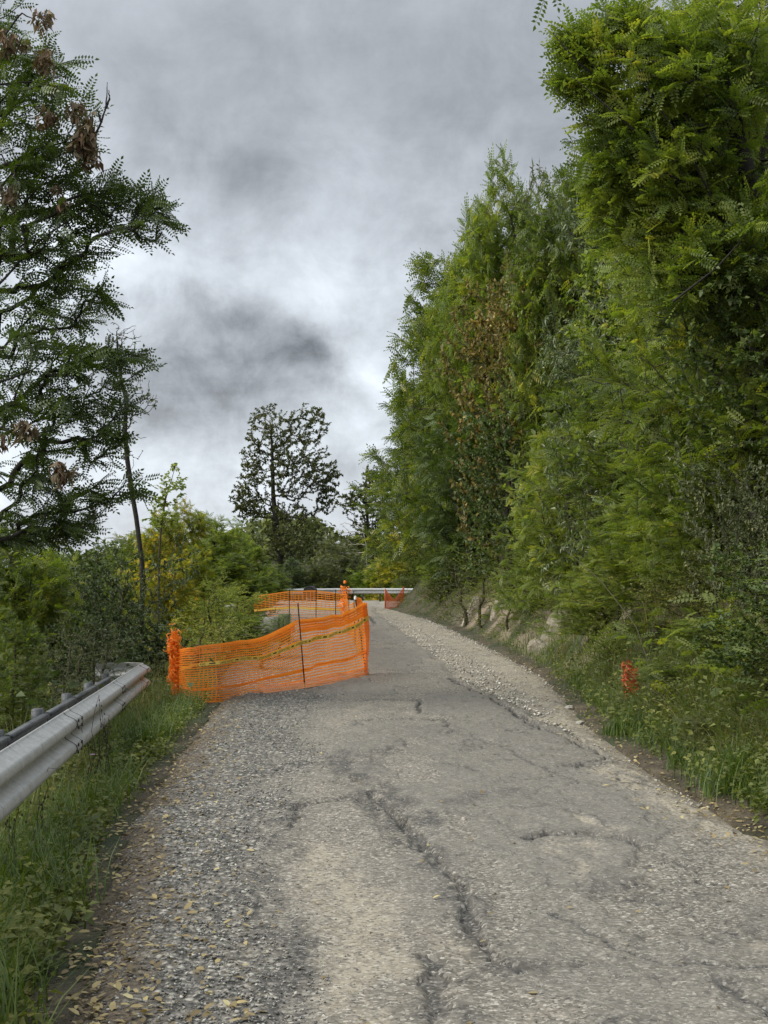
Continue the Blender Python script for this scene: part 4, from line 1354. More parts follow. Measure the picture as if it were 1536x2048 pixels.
# bare shoots of that tree
for pts_ in ([(170, 285, 14.6), (196, 235, 14.6), (206, 195, 14.6), (207, 152, 14.6)], [(196, 235, 14.6), (190, 215, 14.6), (187, 205, 14.6)],
             [(205, 205, 14.6), (212, 185, 14.6), (210, 168, 14.6)],
             [(-40, 110, 14.8), (30, 10, 14.8), (62, 25, 14.8)], [(-60, 500, 14.7), (40, 400, 14.7), (150, 280, 14.7)], [(-60, 160, 14.6), (60, 150, 14.6), (140, 175, 14.6)],
             [(-80, 790, 14.7), (60, 740, 14.7), (110, 700, 14.7)], [(-60, 620, 14.7), (80, 470, 14.7), (200, 390, 14.7), (300, 480, 14.7)]):
    P = np.array([W(*q) for q in pts_]) - base
    tt = np.linspace(0, 1, 14); k_ = np.linspace(0, 1, len(P)); P = np.stack([np.interp(tt, k_, P[:, i]) for i in range(3)], -1)
    P[1:-1] += rgw.normal(0, .003, P[1:-1].shape)
    mb = MB(); mb.tube(P, np.linspace(.016, .004, 14), 5); mb.obj('bare_shoot', m_barkd, t1)

# slender sparse tree
def pxpoly(lst, d): return [W(px, py, d) for px, py in lst]
tr2 = pxpoly([(285, 1130), (272, 1035), (262, 980), (252, 910), (248, 860), (250, 800), (240, 760), (232, 700), (230, 660)], 24)
E = envs_px([(240, 690, 40, 60, 24, .5, 3), (265, 790, 40, 60, 24, .5, 2.6), (215, 800, 30, 90, 24, .5, 2), (255, 900, 40, 60, 24, .4, 1.2), (300, 800, 16, 24, 24, .2, .8)])
b2 = np.array((tr2[0][0], 24, float(H(tr2[0][0], 24)))); tr2 = [b2] + tr2
tree('slender_tree', 'slender leaning tree, nearly bare twiggy top against the sky, left', None, b2, tr2, E, 330, 3, T_SM, (.9, 1.6), M['oak'], m_barkd, bare=.55,
     r_base=.042, r_tip=.0045, seed=21, along=.35, rise=.3, jit=.5)

# wispy saplings topping the left scrub
tr3 = pxpoly([(318, 1130), (322, 1050), (330, 1000), (342, 960), (352, 925)], 27)
b3 = np.array((tr3[0][0], 27, float(H(tr3[0][0], 27))))
tree('wispy_sapling', 'wispy open sapling rising just right of the slender bare tree', None, b3, [b3] + tr3,
     envs_px([(345, 960, 26, 40, 27, .4, 2), (325, 1030, 42, 40, 27, .5, 3), (365, 975, 14, 20, 27, .2, .6), (315, 990, 20, 26, 27, .3, 1)]), 130, 7, T_OVAL, (.8, 1.2),
     M['rob_lite'], m_bark, r_base=.02, r_tip=.003, seed=22, along=.5)

# oaks beyond the bend
def oak(name, label, d, foot, tr_px, E, nt, seed, rb, per=9, T=T_BIG, sz=(.85, 1.5)):
    tr_ = [W(px, py, d) for px, py in tr_px]; b_ = np.array((W(*foot, d)[0], d, float(H(W(*foot, d)[0], d))))
    tree('oak_tree', label, 'oaks beyond the bend', b_, [b_] + tr_, envs_px(E), nt, per, T, sz, M['oak'], m_barkd, r_base=rb, r_tip=.0045, seed=seed,
         along=1.7, rise=.3, droop=.0, shell=.36, jit=.8)


D1 = 92
oak('oak_tree', 'tall two-lobed oak standing alone against the clouds beyond the bend', D1, (560, 1200),
    [(562, 1130), (556, 1090), (550, 1030), (546, 990), (545, 950), (544, 910), (542, 870), (545, 840)],
    [(540, 860, 50, 56, D1, 2.0, 6), (615, 850, 42, 44, D1, 1.8, 3.4), (640, 840, 22, 30, D1, 1, 1.2), (600, 905, 62, 45, D1, 2.4, 6), (505, 920, 28, 50, D1, 1.5, 3), (565, 945, 98, 42, D1, 2.6, 8), (478, 1000, 24, 30, D1, 1.2, 1.5), (668, 945, 20, 28, D1, 1.2, 1.3), (655, 990, 24, 22, D1, 1.2, 1.3),
     (640, 960, 36, 36, D1, 1.8, 3), (490, 985, 30, 34, D1, 1.5, 2.2), (500, 1015, 36, 26, D1, 1.6, 2), (560, 1010, 70, 40, D1, 2.4, 4), (590, 1070, 62, 60, D1, 2.8, 9), (545, 1100, 36, 50, D1, 2, 4), (650, 1010, 24, 20, D1, 1, 1)],
    2100, 31, .20, 14, T_BIG, (.6, 1.25))
D2 = 96
oak('oak_tree', 'smaller gappy oak between the tall oak and the wooded bank', D2, (735, 1190),
    [(735, 1120), (738, 1080), (735, 1040), (730, 1000), (732, 960)],
    [(745, 955, 22, 28, D2, 1.4, 2.2), (720, 990, 36, 30, D2, 1.8, 3), (760, 1000, 26, 40, D2, 1.6, 3), (690, 1005, 22, 22, D2, 1.2, 1.2), (740, 1050, 48, 44, D2, 2, 5), (765, 1080, 40, 50, D2, 2, 4)],
    850, 32, .14, 13, T_BIG, (.6, 1.2))

# pale dead limbs
db = W(738, 1150, 88); db[2] = float(H(db[0], 88))
dt = thing('dead_tree', tuple(db), 'pale dead tree with bleached limbs reaching left in front of the oaks', 'dead tree')
mb = MB()
def limb(pts, r0, r1, d=88, n=16, seed=0):
    rng = np.random.default_rng(seed)
    P = np.array([W(px, py, d) for px, py in pts]); k_ = np.linspace(0, 1, len(P)); tt = np.linspace(0, 1, n)
    Q = np.stack([np.interp(tt, k_, P[:, i]) for i in range(3)], -1); Q[1:-1] += rng.normal(0, .03, (n - 2, 3))
    return Q - db, np.linspace(r0, r1, n)
Q, r_ = limb([(738, 1190), (735, 1120), (728, 1068), (722, 1040)], .035, .02); mb.tube(Q, r_, 6); mb.obj('trunk', m_pale, dt)
for k, (pts, r0) in enumerate([([(732, 1068), (705, 1062), (690, 1066), (670, 1058)], .035), ([(700, 1065), (690, 1055), (680, 1048)], .02), ([(731, 1090), (715, 1088), (695, 1092), (672, 1092)], .03),
                               ([(734, 1105), (700, 1106), (680, 1107), (660, 1103)], .035), ([(668, 1106), (655, 1090), (650, 1062)], .025), ([(728, 1060), (708, 1050), (690, 1045), (680, 1050)], .03),
                               ([(735, 1132), (715, 1130), (697, 1128)], .02), ([(705, 1088), (697, 1080), (690, 1075)], .016)]):
    Q, r_ = limb(pts, r0, .010, seed=k); mb = MB(); mb.tube(Q, r_, 5); mb.obj('limb', m_pale, dt)

# ------------------------------------------------------------------ shared crowns
make_proto('rob', 'tall', 560, 9, T_ROB, (.85, 1.25), 101, M['rob'], m_bark)
make_proto('rob2', 'round', 560, 9, T_ROB, (.85, 1.25), 102, M['rob'], m_bark)
make_proto('robf', 'tall', 760, 9, T_ROBF, (.9, 1.35), 103, M['rob'], m_bark)
make_proto('robf2', 'round', 760, 9, T_ROBF, (.9, 1.35), 104, M['rob'], m_bark)
make_proto('broad', 'round', 900, 15, T_OVAL, (.8, 1.5), 105, M['broad'], m_bark, along=.5, jit=.7, upn=.6)
make_proto('lance', 'tall', 700, 14, T_LAN, (.7, 1.2), 106, M['silver'], m_bark, along=.6, droop=.5, jit=.5, upn=.6)
make_proto('bush', 'bush', 800, 14, T_OVAL, (.7, 1.3), 107, M['bush_dark'], m_stem, along=.45, jit=.7, upn=.7)
make_proto('bramble', 'bush', 620, 9, T_BRAM, (.7, 1.2), 108, M['bush_dark'], m_stem, along=.6, droop=.4, jit=.5)
make_proto('feather', 'tall', 420, 12, T_SM, (1.0, 2.0), 109, M['sapling'], m_stem, along=.6, jit=.6)

PG = lambda px, d: (px - 768) * d / FPX
def PZ(py, d): return CAMH + (HOR - py) * d / FPX


def plant(key, name, label, group, px, d, top_py, wpx, ml, cat='tree', base=None, **kw):
    x = PG(px, d)
    return put_proto(key, name, label, group, x, d, PZ(top_py, d), wpx * d / FPX, M[ml] if ml else None, base=base, cat=cat, **kw)


GL = 'scrub below the left verge'
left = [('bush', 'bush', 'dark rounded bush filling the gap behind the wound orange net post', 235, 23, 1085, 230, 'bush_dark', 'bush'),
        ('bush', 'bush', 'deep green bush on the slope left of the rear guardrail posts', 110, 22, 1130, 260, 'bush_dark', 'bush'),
        ('robf2', 'locust_sapling', 'young locust with olive foliage below the hanging boughs at far left', 20, 21, 1060, 230, 'rob', 'tree'),
        ('robf', 'locust_sapling', 'light green young locust in front of the dark blue valley gap', 120, 36, 1095, 160, 'rob_lite', 'tree'),
        ('robf', 'locust_sapling', 'yellowing locust sapling directly right of the slender bare tree', 330, 30, 1025, 130, 'rob_yel', 'tree'),
        ('robf', 'locust_sapling', 'tall yellow-green locust sapling in the middle of the left scrub', 372, 34, 1010, 130, 'rob_yel', 'tree'),
        ('robf2', 'locust_sapling', 'bright green locust just left of the tall oak', 430, 42, 1030, 140, 'rob_lite', 'tree'),
        ('robf', 'locust_sapling', 'pointed light green locust at the foot of the tall oak', 512, 46, 1085, 90, 'rob_lite', 'tree'),
        ('robf2', 'locust_sapling', 'mid green locust rising behind the dark rounded bush', 285, 33, 1070, 150, 'rob', 'tree'),
        ('robf', 'locust_sapling', 'shaded green locust filling behind the light bush and rubble', 460, 40, 1110, 150, 'rob', 'tree'),
        ('broad', 'tree', 'dusky broadleaf tree under the boughs at the far left edge', -40, 26, 1020, 260, 'broad', 'tree'),
        ('broad', 'tree', 'dense green broadleaf clump behind the blue-green valley gap', 190, 45, 1085, 240, 'broad', 'tree'),
        ('bramble', 'bramble_bush', 'tangled bramble growing behind the dark guardrail posts', 40, 16.5, 1300, 260, 'weed', 'bush'),
        ('bramble', 'bramble_bush', 'dark bramble mass between the guardrail end and the net', 300, 19.5, 1215, 170, 'bush_dark', 'bush'),
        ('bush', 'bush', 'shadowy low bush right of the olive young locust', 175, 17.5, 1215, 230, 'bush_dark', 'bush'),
        ('feather', 'weed_shrub', 'grey-green flowering weed shrub over the rear guardrail posts', 200, 15.8, 1235, 110, 'willow', 'shrub'),
        ('feather', 'weed_shrub', 'grey-green weedy shrub nearer the left frame edge', 130, 14.6, 1225, 100, 'willow', 'shrub'),
        ('rob', 'locust_sapling', 'low bright locust shoot at the left frame edge above the guardrail', 15, 12.5, 1215, 150, 'rob', 'tree')]
for key, nm, lab, px, d, tp_, w, ml, ct in left:
    plant(key, nm, lab, GL, px, d, tp_, w, ml, ct)
# light green bushes round the rubble
GH = 'light green saplings inside the fenced hollow'
for key, nm, lab, px, d, tp_, w, ml in [
        ('feather', 'leafy_sapling', 'pale yellow-green sapling just behind the wound net post', 395, 20.5, 1205, 110, 'sapling'),
        ('feather', 'leafy_sapling', 'tall upright light green sapling left of the rubble', 440, 25, 1135, 90, 'sapling'),
        ('feather', 'leafy_sapling', 'low light green sapling standing in front of the rubble', 455, 22, 1235, 110, 'sapling'),
        ('feather', 'leafy_sapling', 'spindly sapling in front of the mossy concrete block', 560, 24, 1215, 70, 'rob_lite'),
        ('feather', 'leafy_sapling', 'short weedy sapling by the middle rod of the front net', 520, 21, 1265, 90, 'rob_lite'),
        ('feather', 'leafy_sapling', 'yellow-tipped sapling between the pale sapling and the rubble', 480, 28, 1170, 70, 'rob_yel')]:
    plant(key, nm, lab, GH, px, d, tp_, w, ml, 'sapling')
for key, nm, lab, px, d, tp_, w, ml in [
        ('lance', 'leafy_sapling', 'long-leaved pale green shrub hiding the left of the rubble heap', 425, 23.5, 1165, 120, 'sapling'),
        ('lance', 'leafy_sapling', 'bright long-leaved shrub over the rubble heap top', 485, 26, 1175, 90, 'sapling'),
        ('rob', 'leafy_sapling', 'low feathery locust sapling at the foot of the rubble', 500, 23.5, 1225, 90, 'rob_lite')]:
    plant(key, nm, lab, GH, px, d, tp_, w, ml, 'sapling')
# beyond the bend
GB = 'thicket beyond the far guardrail'
for key, nm, lab, px, d, tp_, w, ml in [
        ('robf2', 'thicket_tree', 'yellow-green thicket tree above the small right verge net', 790, 84, 1100, 110, 'rob_yel'),
        ('robf2', 'thicket_tree', 'green thicket tree above the middle of the far guardrail', 735, 86, 1130, 100, 'rob_lite'),
        ('robf2', 'thicket_tree', 'dull green thicket tree behind the black pipe', 640, 85, 1120, 100, 'oak'),
        ('robf', 'thicket_tree', 'dark thicket tree at the left end of the far guardrail', 575, 84, 1120, 110, 'bush_dark'),
        ('robf2', 'thicket_tree', 'grey-green thicket tree between the oaks', 680, 88, 1085, 110, 'willow'),
        ('robf2', 'thicket_tree', 'dark green thicket tree behind the dead limbs', 725, 96, 1070, 120, 'oak'),
        ('robf2', 'thicket_tree', 'shaded green thicket tree behind the rear net', 520, 70, 1130, 110, 'rob'),
        ('robf', 'thicket_tree', 'olive thicket tree close under the wooded bank', 840, 82, 1080, 110, 'rob')]:
    plant(key, nm, lab, GB, px, d, tp_, w, ml, base=-2.2 if d > 80 else None)

# ------------------------------------------------------------------ right side: trees on the bank
GRR = 'trees on the right bank'
right = [('robf', 'locust_tree', 'dark feathery locust whose drooping tips mark the left end of the bank', 850, 57, 745, 190, 'rob', {}),
         ('robf', 'locust_tree', 'upright dark locust behind the drooping one on the bank', 880, 52, 600, 190, 'rob', {}),
         ('robf2', 'locust_tree', 'full locust with sky gaps at its left edge, bank midslope', 905, 47, 520, 200, 'rob', {}),
         ('robf', 'locust_tree', 'pale green pointed locust standing highest on the bank ridge', 1000, 42, 325, 150, 'rob_lite', {}),
         ('robf', 'locust_tree', 'pale green locust on the left shoulder of the highest one', 940, 44, 425, 150, 'rob_lite', {}),
         ('lance', 'willow_tree', 'thin grey-green willow against the sky right of the highest locust', 1080, 38, 345, 120, 'willow', {}),
         ('lance', 'willow_tree', 'second thin grey-green willow tucked beside the golden maple', 1135, 35, 355, 100, 'willow', {}),
         ('broad', 'golden_tree', 'large golden-brown seed-topped tree halfway along the bank', 1010, 35, 570, 200, 'gold', {}),
         ('broad', 'golden_tree', 'light green broadleaf tree above and right of the golden-brown one', 1110, 31, 455, 150, 'rob_lite', {}),
         ('broad', 'golden_tree', 'lower olive tree with pale dead twigs beneath the golden crown', 1000, 32, 790, 150, 'rob_dark', {}),
         ('lance', 'silvery_tree', 'silvery long-leaved tree between golden maple and near locust', 1230, 25, 320, 190, 'silver', {}),
         ('lance', 'silvery_tree', 'lower silvery long-leaved tree beside the yellow-green saplings', 1180, 24, 600, 170, 'silver', {}),
         ('robf2', 'locust_tree', 'deep green locust low behind the golden-brown tree', 930, 42, 800, 180, 'rob_dark', {}),
         ('rob2', 'locust_tree', 'fresh green locust above the cream rock', 1130, 25, 760, 190, 'rob_lite', {}),
         ('rob', 'locust_tree', 'pale green young locust above the bank rocks', 1100, 26, 830, 130, 'rob_lite', {}),
         ('rob2', 'locust_tree', 'mid green locust in the middle of the near bank', 1270, 20, 640, 260, 'rob', {}),
         ('broad', 'broadleaf_tree', 'glossy broadleaf tree behind the mid green locust', 1330, 21, 420, 280, 'rob_lite', {}),
         ('rob', 'locust_tree', 'tall near locust crowning the upper right', 1400, 18, 60, 300, 'rob_lite', {}),
         ('rob2', 'locust_tree', 'near locust overhanging the right frame edge high up', 1540, 14.5, -120, 420, 'rob', {}),
         ('broad', 'broadleaf_tree', 'ivy-clad broadleaf tree at the right frame edge, mid height', 1560, 14, 480, 330, 'broad', {}),
         ('rob2', 'locust_tree', 'bright locust leaning out above the long grass, right', 1400, 15, 700, 260, 'rob_lite', {}),
         ('rob', 'locust_tree', 'low locust shoot row over the net scrap', 1290, 18, 960, 190, 'rob_lite', {}),
         ('broad', 'broadleaf_tree', 'shaded broadleaf under the near overhanging locust', 1490, 17, 250, 300, 'broad', {}),
         ('robf2', 'locust_tree', 'locust filling the ridge line behind the silvery tree', 1250, 33, 300, 230, 'rob', {}),
         ('robf2', 'locust_tree', 'rounded locust closing the ridge between the willows and near trees', 1150, 31, 300, 200, 'rob', {}),
         ('robf2', 'locust_tree', 'locust behind the willows joining the ridge crowns together', 1065, 43, 400, 250, 'rob_lite', {}),
         ('broad', 'golden_tree', 'tan-leaved tree just below the ridge between pale locust and willows', 1090, 32, 500, 190, 'gold', {}),
         ('robf2', 'locust_tree', 'locust on the ridge behind the tall near locust', 1420, 30, 120, 300, 'rob_dark', {}),
         ('robf2', 'locust_tree', 'locust on the upper slope behind the fresh green one', 1180, 36, 600, 220, 'rob_dark', {})]
for key, nm, lab, px, d, tp_, w, ml, kw in right:
    plant(key, nm, lab, GRR, px + 12, d, tp_, w * 1.25, ml, **kw)

# near locust with its own boughs reaching out over the lane
NB = np.array((4.3, 14.0, float(H(4.3, 14.0))))
trk = [NB + (0, 0, -.3), NB + (-.1, 0, .8), NB + (-.25, 0, 1.8), NB + (-.45, 0, 2.8), NB + (-.7, 0, 3.8), NB + (-.95, 0, 4.8), NB + (-1.2, .1, 5.6), NB + (-1.4, .1, 6.2)]
E = envs_px([(1300, 130, 130, 140, 13.8, .8, 8), (1175, 85, 60, 30, 13.6, .2, 2.0), (1150, 60, 30, 20, 13.6, .1, .7), (1175, 165, 44, 14, 13.6, .15, 1.2), (1140, 150, 20, 12, 13.6, .1, .4), (1240, 40, 70, 60, 13.8, .4, 3), (1240, 240, 70, 60, 13.8, .5, 3.4), (1210, 330, 50, 50, 14, .5, 2),
             (1330, 330, 130, 130, 14, .8, 9), (1430, 150, 130, 180, 14, .9, 9), (1440, 480, 120, 120, 14, .9, 7), (1340, 540, 90, 100, 14, .8, 4), (1240, 440, 60, 60, 14.2, .5, 2)])
tree('locust_tree', 'leaning near locust whose sprays stand out against the sky, upper right', GRR, NB, trk, E, 1250, 5, T_ROB, (.75, 1.2), M['rob_lite'], m_barkd,
     r_base=.11, r_tip=.0045, seed=41, along=.7, rise=.6, shell=.36, upn=.7)
for pts_ in ([(1245, 70, 13.3), (1310, 180, 13.3), (1385, 295, 13.4), (1470, 470, 13.8)], [(1150, 140, 13.3), (1235, 215, 13.3), (1345, 312, 13.5)],
             [(1530, 430, 13.2), (1440, 530, 13.2), (1350, 600, 13.3)], [(1110, 50, 13.4), (1160, 110, 13.4), (1230, 165, 13.5)], [(1290, 710, 15), (1345, 775, 15), (1400, 830, 15.2)]):
    P = np.array([W(*q) for q in pts_]) - NB
    tt = np.linspace(0, 1, 14); k_ = np.linspace(0, 1, len(P)); P = np.stack([np.interp(tt, k_, P[:, i]) for i in range(3)], -1)
    mb = MB(); mb.tube(P, np.linspace(.004, .014, 14), 5); mb.obj('limb', m_barkd, bpy.data.objects['crown'] and [o for o in bpy.data.objects if o.name.startswith('locust_tree') and o.get('label', '').startswith('leaning near')][0])
cn = W(1305, 1335, 14.5); ct_ = thing('bramble_cane', tuple(cn), 'long thin bare cane slanting down across the right bank herbs', 'cane')
P = np.array([cn + (0, 0, -.1), W(1270, 1250, 14.8), W(1200, 1160, 15.6), W(1120, 1090, 17)]) - cn
tt = np.linspace(0, 1, 20); P = np.stack([np.interp(tt, [0, .33, .66, 1], P[:, i]) for i in range(3)], -1)
mb = MB(); mb.tube(P, np.linspace(.008, .003, 20), 5); mb.obj('stem', m_stem, ct_)
# leafy sprig hanging in from above
sg = W(1092, -60, 12.0)
st2 = thing('hanging_spray', tuple(sg), 'lone leafy spray hanging into the sky at the very top', 'spray')
mb = MB(); P = np.array([sg + (.6, .1, .4), sg + (.2, 0, .25), sg, W(1094, -5, 12)]) - sg
mb.tube(P, [.008, .006, .004, .002], 4); mb.obj('stem', m_barkd, st2)
V, F = inst(T_ROB[0], T_ROB[1], np.array([W(1096, -28, 12) - sg, W(1110, -60, 12) - sg]), rotmat(np.array([(-.25, 0, -1.), (.3, .1, -1)]), np.array([(.6, -1, 0), (.2, -1, .2)])), np.array([1.25, 1.1]))
link('leaf_spray', mesh_np('leaf_spray', V, F, {'rnd': ('FACE', np.full(len(F), .3))}, False, [M['rob']]), st2)

# shrubs low on the bank
GS = 'shrubs at the foot of the right bank'
for key, nm, lab, px, d, tp_, w, ml in [
        ('bramble', 'bramble_bush', 'dark ivy-covered bramble filling the right frame edge', 1550, 10.5, 1090, 260, 'broad'),
        ('bramble', 'bramble_bush', 'bramble with broad grey-green leaves beside the tall grass tuft', 1450, 11, 1440, 170, 'weed'),
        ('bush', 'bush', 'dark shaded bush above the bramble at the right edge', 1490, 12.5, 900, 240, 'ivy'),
        ('rob', 'locust_shoot', 'low bright locust shoots right of the net scrap', 1370, 13, 1330, 170, 'rob_lite'),
        ('feather', 'feathery_shrub', 'feathery grass-green shrub left of the tall cream rock', 1010, 33, 1085, 120, 'rob_lite'),
        ('feather', 'feathery_shrub', 'yellow-leaved shrub hanging over the narrow pale rock', 1015, 29, 1135, 70, 'rob_yel'),
        ('feather', 'feathery_shrub', 'grey-green feathery shrub above the first pale rock', 925, 36, 1100, 100, 'willow'),
        ('feather', 'feathery_shrub', 'light feathery shrub above the cream rock', 1110, 25, 1100, 110, 'sapling'),
        ('rob', 'locust_shoot', 'yellow-green locust shoots drooping over the small tan rock', 1190, 20, 1100, 150, 'rob_lite'),
        ('feather', 'feathery_shrub', 'tall feathery weed standing just left of the net scrap', 1290, 16.5, 1200, 110, 'rob_lite'),
        ('bush', 'bush', 'rounded bush at the bend foot behind the small verge net', 830, 60, 1150, 90, 'weed'),
        ('bush', 'bush', 'grey-green bush at the road edge past the first rock', 880, 46, 1165, 90, 'weed'),
        ('robf', 'locust_shoot', 'arching light green locust shoots above the grey-green bush', 900, 46, 1075, 130, 'rob_lite'),
        ('bush', 'bush', 'dull bush in the middle of the bank over the brown soil', 1160, 22, 1150, 110, 'weed'),
        ('feather', 'feathery_shrub', 'thin yellow weed at the road edge under the net scrap', 1262, 15, 1425, 60, 'rob_yel'),
        ('bush', 'bush', 'mid green bush behind the long arching grass', 1400, 14.5, 1120, 220, 'weed'),
        ('bramble', 'bramble_bush', 'bramble tangle between the locust shoots and the grass', 1330, 15.5, 1240, 180, 'weed'),
        ('feather', 'feathery_shrub', 'bright feathery shrub spilling down right of the small tan rock', 1235, 18.5, 1130, 110, 'sapling'),
        ('rob', 'locust_shoot', 'locust shoots draping the bank over the long grass, far right', 1440, 12.5, 1230, 190, 'rob_lite'),
        ('feather', 'feathery_shrub', 'light green feathery shrub between grey-green shrub and narrow rock', 965, 33, 1075, 90, 'sapling'),
        ('rob', 'locust_shoot', 'locust shoots between the cream rock and the golden tree', 1060, 28, 1010, 110, 'rob_lite'),
        ('bush', 'bush', 'yellowish weed mound at the bank foot behind the net scrap', 1225, 17, 1250, 110, 'sapling')]:
    plant(key, nm, lab, GS, px, d, tp_, w, ml, 'shrub')

# ------------------------------------------------------------------ ground cover
def clear_rocks(x, y):
    k = np.ones(len(x), bool)
    for P in ROCKP: k &= ~((np.abs(x - P[0] + .1) < .42) & (y > P[1] - 2.2) & (y < P[1] + .8))
    return k


def scatter_xy(rng, n, y0, y1, t0, t1, right, p=1.0):
    y = y0 * (y1 / y0) ** (rng.random(n) ** p); t = t0 + (t1 - t0) * rng.random(n)
    x = XR(y) + t if right else XL(y) - t
    return x, y, t


def blades(name, xyz, h, lean, w, rng, mat_, label, segs=4, kind='stuff', wind=None):
    n = len(h); th = rng.uniform(0, 6.28, n)
    dr = np.stack([np.cos(th), np.sin(th), np.zeros(n)], -1)
    if wind is not None: dr = dr + np.asarray(wind); dr /= np.linalg.norm(dr, axis=1)[:, None] + 1e-9
    sd_ = np.stack([-dr[:, 1], dr[:, 0], np.zeros(n)], -1)
    V = []
    for k in range(segs + 1):
        f = k / segs; c = xyz + dr * (h * lean * f ** 2)[:, None] + np.array((0, 0, 1.))[None] * (h * (f - .35 * lean * f ** 2.2))[:, None]
        ww = (w * (1 - f ** 1.5) * .5 + .0004)[:, None]
        V += [c - sd_ * ww, c + sd_ * ww]
    V = np.stack(V, 1); m = 2 * (segs + 1)
    F = np.array([(2 * k, 2 * k + 1, 2 * k + 3, 2 * k + 2) for k in range(segs)])
    F = F[None] + (np.arange(n) * m)[:, None, None]
    r = np.repeat(rng.random(n), segs)
    o = link(name, mesh_np(name, V.reshape(-1, 3), F.reshape(-1, 4), {'rnd': ('FACE', r)}, False, [mat_]))
    return tag(o, label, kind=kind)


rg = np.random.default_rng(77)
# grass: near left verge, right verge
X_, Y_, T_ = scatter_xy(rg, 29000, 4.2, 24, .02, 2.0, False, 1.1)
k = (fbm(X_ * 2.2, Y_ * 1.4, 5, 3) > .40 - .1 * (T_ > .4)) & (rg.random(len(X_)) < sstep(T_ + (fbm(X_ * 3, Y_ * 3, 6, 2) - .5) * .3, .08, .35) + .03)
X_, Y_, T_ = X_[k], Y_[k], T_[k]
h = (.12 + .22 * rg.random(len(X_))) * (.6 + .9 * fbm(X_ * 1.5, Y_, 8, 2))
xa, ya, ta, ha = X_, Y_, T_, h
X_, Y_, T_ = scatter_xy(rg, 26000, 5.5, 30, .0, 1.1, True, 1.2)
k = (rg.random(len(X_)) < sstep(T_ + (fbm(X_ * 3, Y_ * 2, 16, 3) - .5) * .5, .03, .3) * (1 - sstep(Y_, 14, 26) * .6)); X_, Y_, T_ = X_[k], Y_[k], T_[k]
hb = (.10 + .22 * rg.random(len(X_))) * (.5 + 1.0 * fbm(X_ * 1.8, Y_, 18, 2))
X_ = np.concatenate([xa, X_]); Y_ = np.concatenate([ya, Y_]); hh_ = np.concatenate([ha, hb])
blades('grass', np.stack([X_, Y_, H(X_, Y_) - .01], -1), hh_, rg.uniform(.2, 1.0, len(X_)), rg.uniform(.004, .009, len(X_)), rg, M['grass'],
       'green grass growing along both verges', 3)
# long arching half-dry grass on the bank, denser at the right edge
X_, Y_, T_ = scatter_xy(rg, 15000, 8.5, 40, .35, 3.2, True, 1.3)
k = (fbm(X_ * 1.1, Y_ * .8, 26, 3) > .42) & clear_rocks(X_, Y_); X_, Y_ = X_[k], Y_[k]
blades('long_grass', np.stack([X_, Y_, H(X_, Y_) - .01], -1), .22 + .42 * rg.random(len(X_)), rg.uniform(.5, 1.5, len(X_)), rg.uniform(.004, .008, len(X_)), rg,
       M['drygrass'], 'long arching half-dry grass hanging on the right bank', 4, wind=(-.9, -.3, 0))
X_, Y_, T_ = scatter_xy(rg, 6000, 6, 26, .5, 4, False, 1.1)
blades('dry_stalks', np.stack([X_, Y_, H(X_, Y_) - .01], -1), .2 + .5 * rg.random(len(X_)), rg.uniform(.05, .6, len(X_)), rg.uniform(.003, .005, len(X_)), rg,
       M['drygrass'], 'thin dry stalks standing in the left verge', 3)


def herbs(name, X_, Y_, T, n_leaf, hmin, hmax, smin, smax, mat_, label, rng, spread=.10, upn=.8, z0=0.0):
    n = len(X_); hh = rng.uniform(hmin, hmax, n)
    base = np.stack([X_, Y_, H(X_, Y_)], -1)
    lean = rng.normal(0, .25, (n, 2)) * hh[:, None]
    pi = np.repeat(np.arange(n), n_leaf); f = rng.random(len(pi)) ** .8
    P = base[pi] + np.column_stack([lean[pi] * f[:, None], hh[pi] * f + z0]) + np.column_stack([rng.normal(0, spread, (len(pi), 2)) * (.4 + hh[pi])[:, None] * .6, np.zeros(len(pi))])
    th = rng.uniform(0, 6.28, len(pi))
    A = np.stack([np.cos(th), np.sin(th), rng.normal(.15, .35, len(pi))], -1); NN = np.stack([rng.normal(0, .4, len(pi)), rng.normal(0, .4, len(pi)), np.full(len(pi), upn)], -1)
    V, F = inst(T[0], T[1], P, rotmat(A, NN), rng.uniform(smin, smax, len(pi)))
    r = np.repeat(np.clip(rng.random(n)[pi] * .7 + rng.random(len(pi)) * .3, 0, 1), len(T[1]))
    o = link(name, mesh_np(name, V, F, {'rnd': ('FACE', r)}, False, [mat_]))
    return tag(o, label, kind='stuff')


X_, Y_, T_ = scatter_xy(rg, 6000, 4.3, 26, .12, 2.6, False, 1.15)
k = fbm(X_ * 1.6, Y_ * 1.2, 36, 3) > .47; X_, Y_ = X_[k], Y_[k]
herbs('weeds', X_, Y_, T_SM, 12, .03, .24, .5, 1.3, M['weed'], 'low leafy weeds in the left verge under the guardrail', rg)
Xw, Yw, Tw = scatter_xy(rg, 900, 4.3, 12, .15, 1.6, False, 1.0)
herbs('broad_weeds', Xw, Yw, T_OVAL, 9, .03, .20, .35, .9, M['weed'], 'broad-leaved weeds among the near left grass', rg, .09)
X_, Y_, T_ = scatter_xy(rg, 5600, 8, 60, .12, 4.2, True, 1.25)
dens = np.where((T_ > .3) & (T_ < 2.0) & (Y_ > 15) & (Y_ < 40), .45, 1.0); k = (rg.random(len(X_)) < dens) & clear_rocks(X_, Y_); X_, Y_ = X_[k], Y_[k]
herbs('undergrowth', X_, Y_, T_SM, 14, .06, .50, .6, 1.5, M['weed'], 'mixed low undergrowth clothing the right bank', rg, .22)
X_, Y_, T_ = scatter_xy(rg, 1700, 8, 50, .5, 4.5, True, 1.2); k = clear_rocks(X_, Y_); X_, Y_ = X_[k], Y_[k]
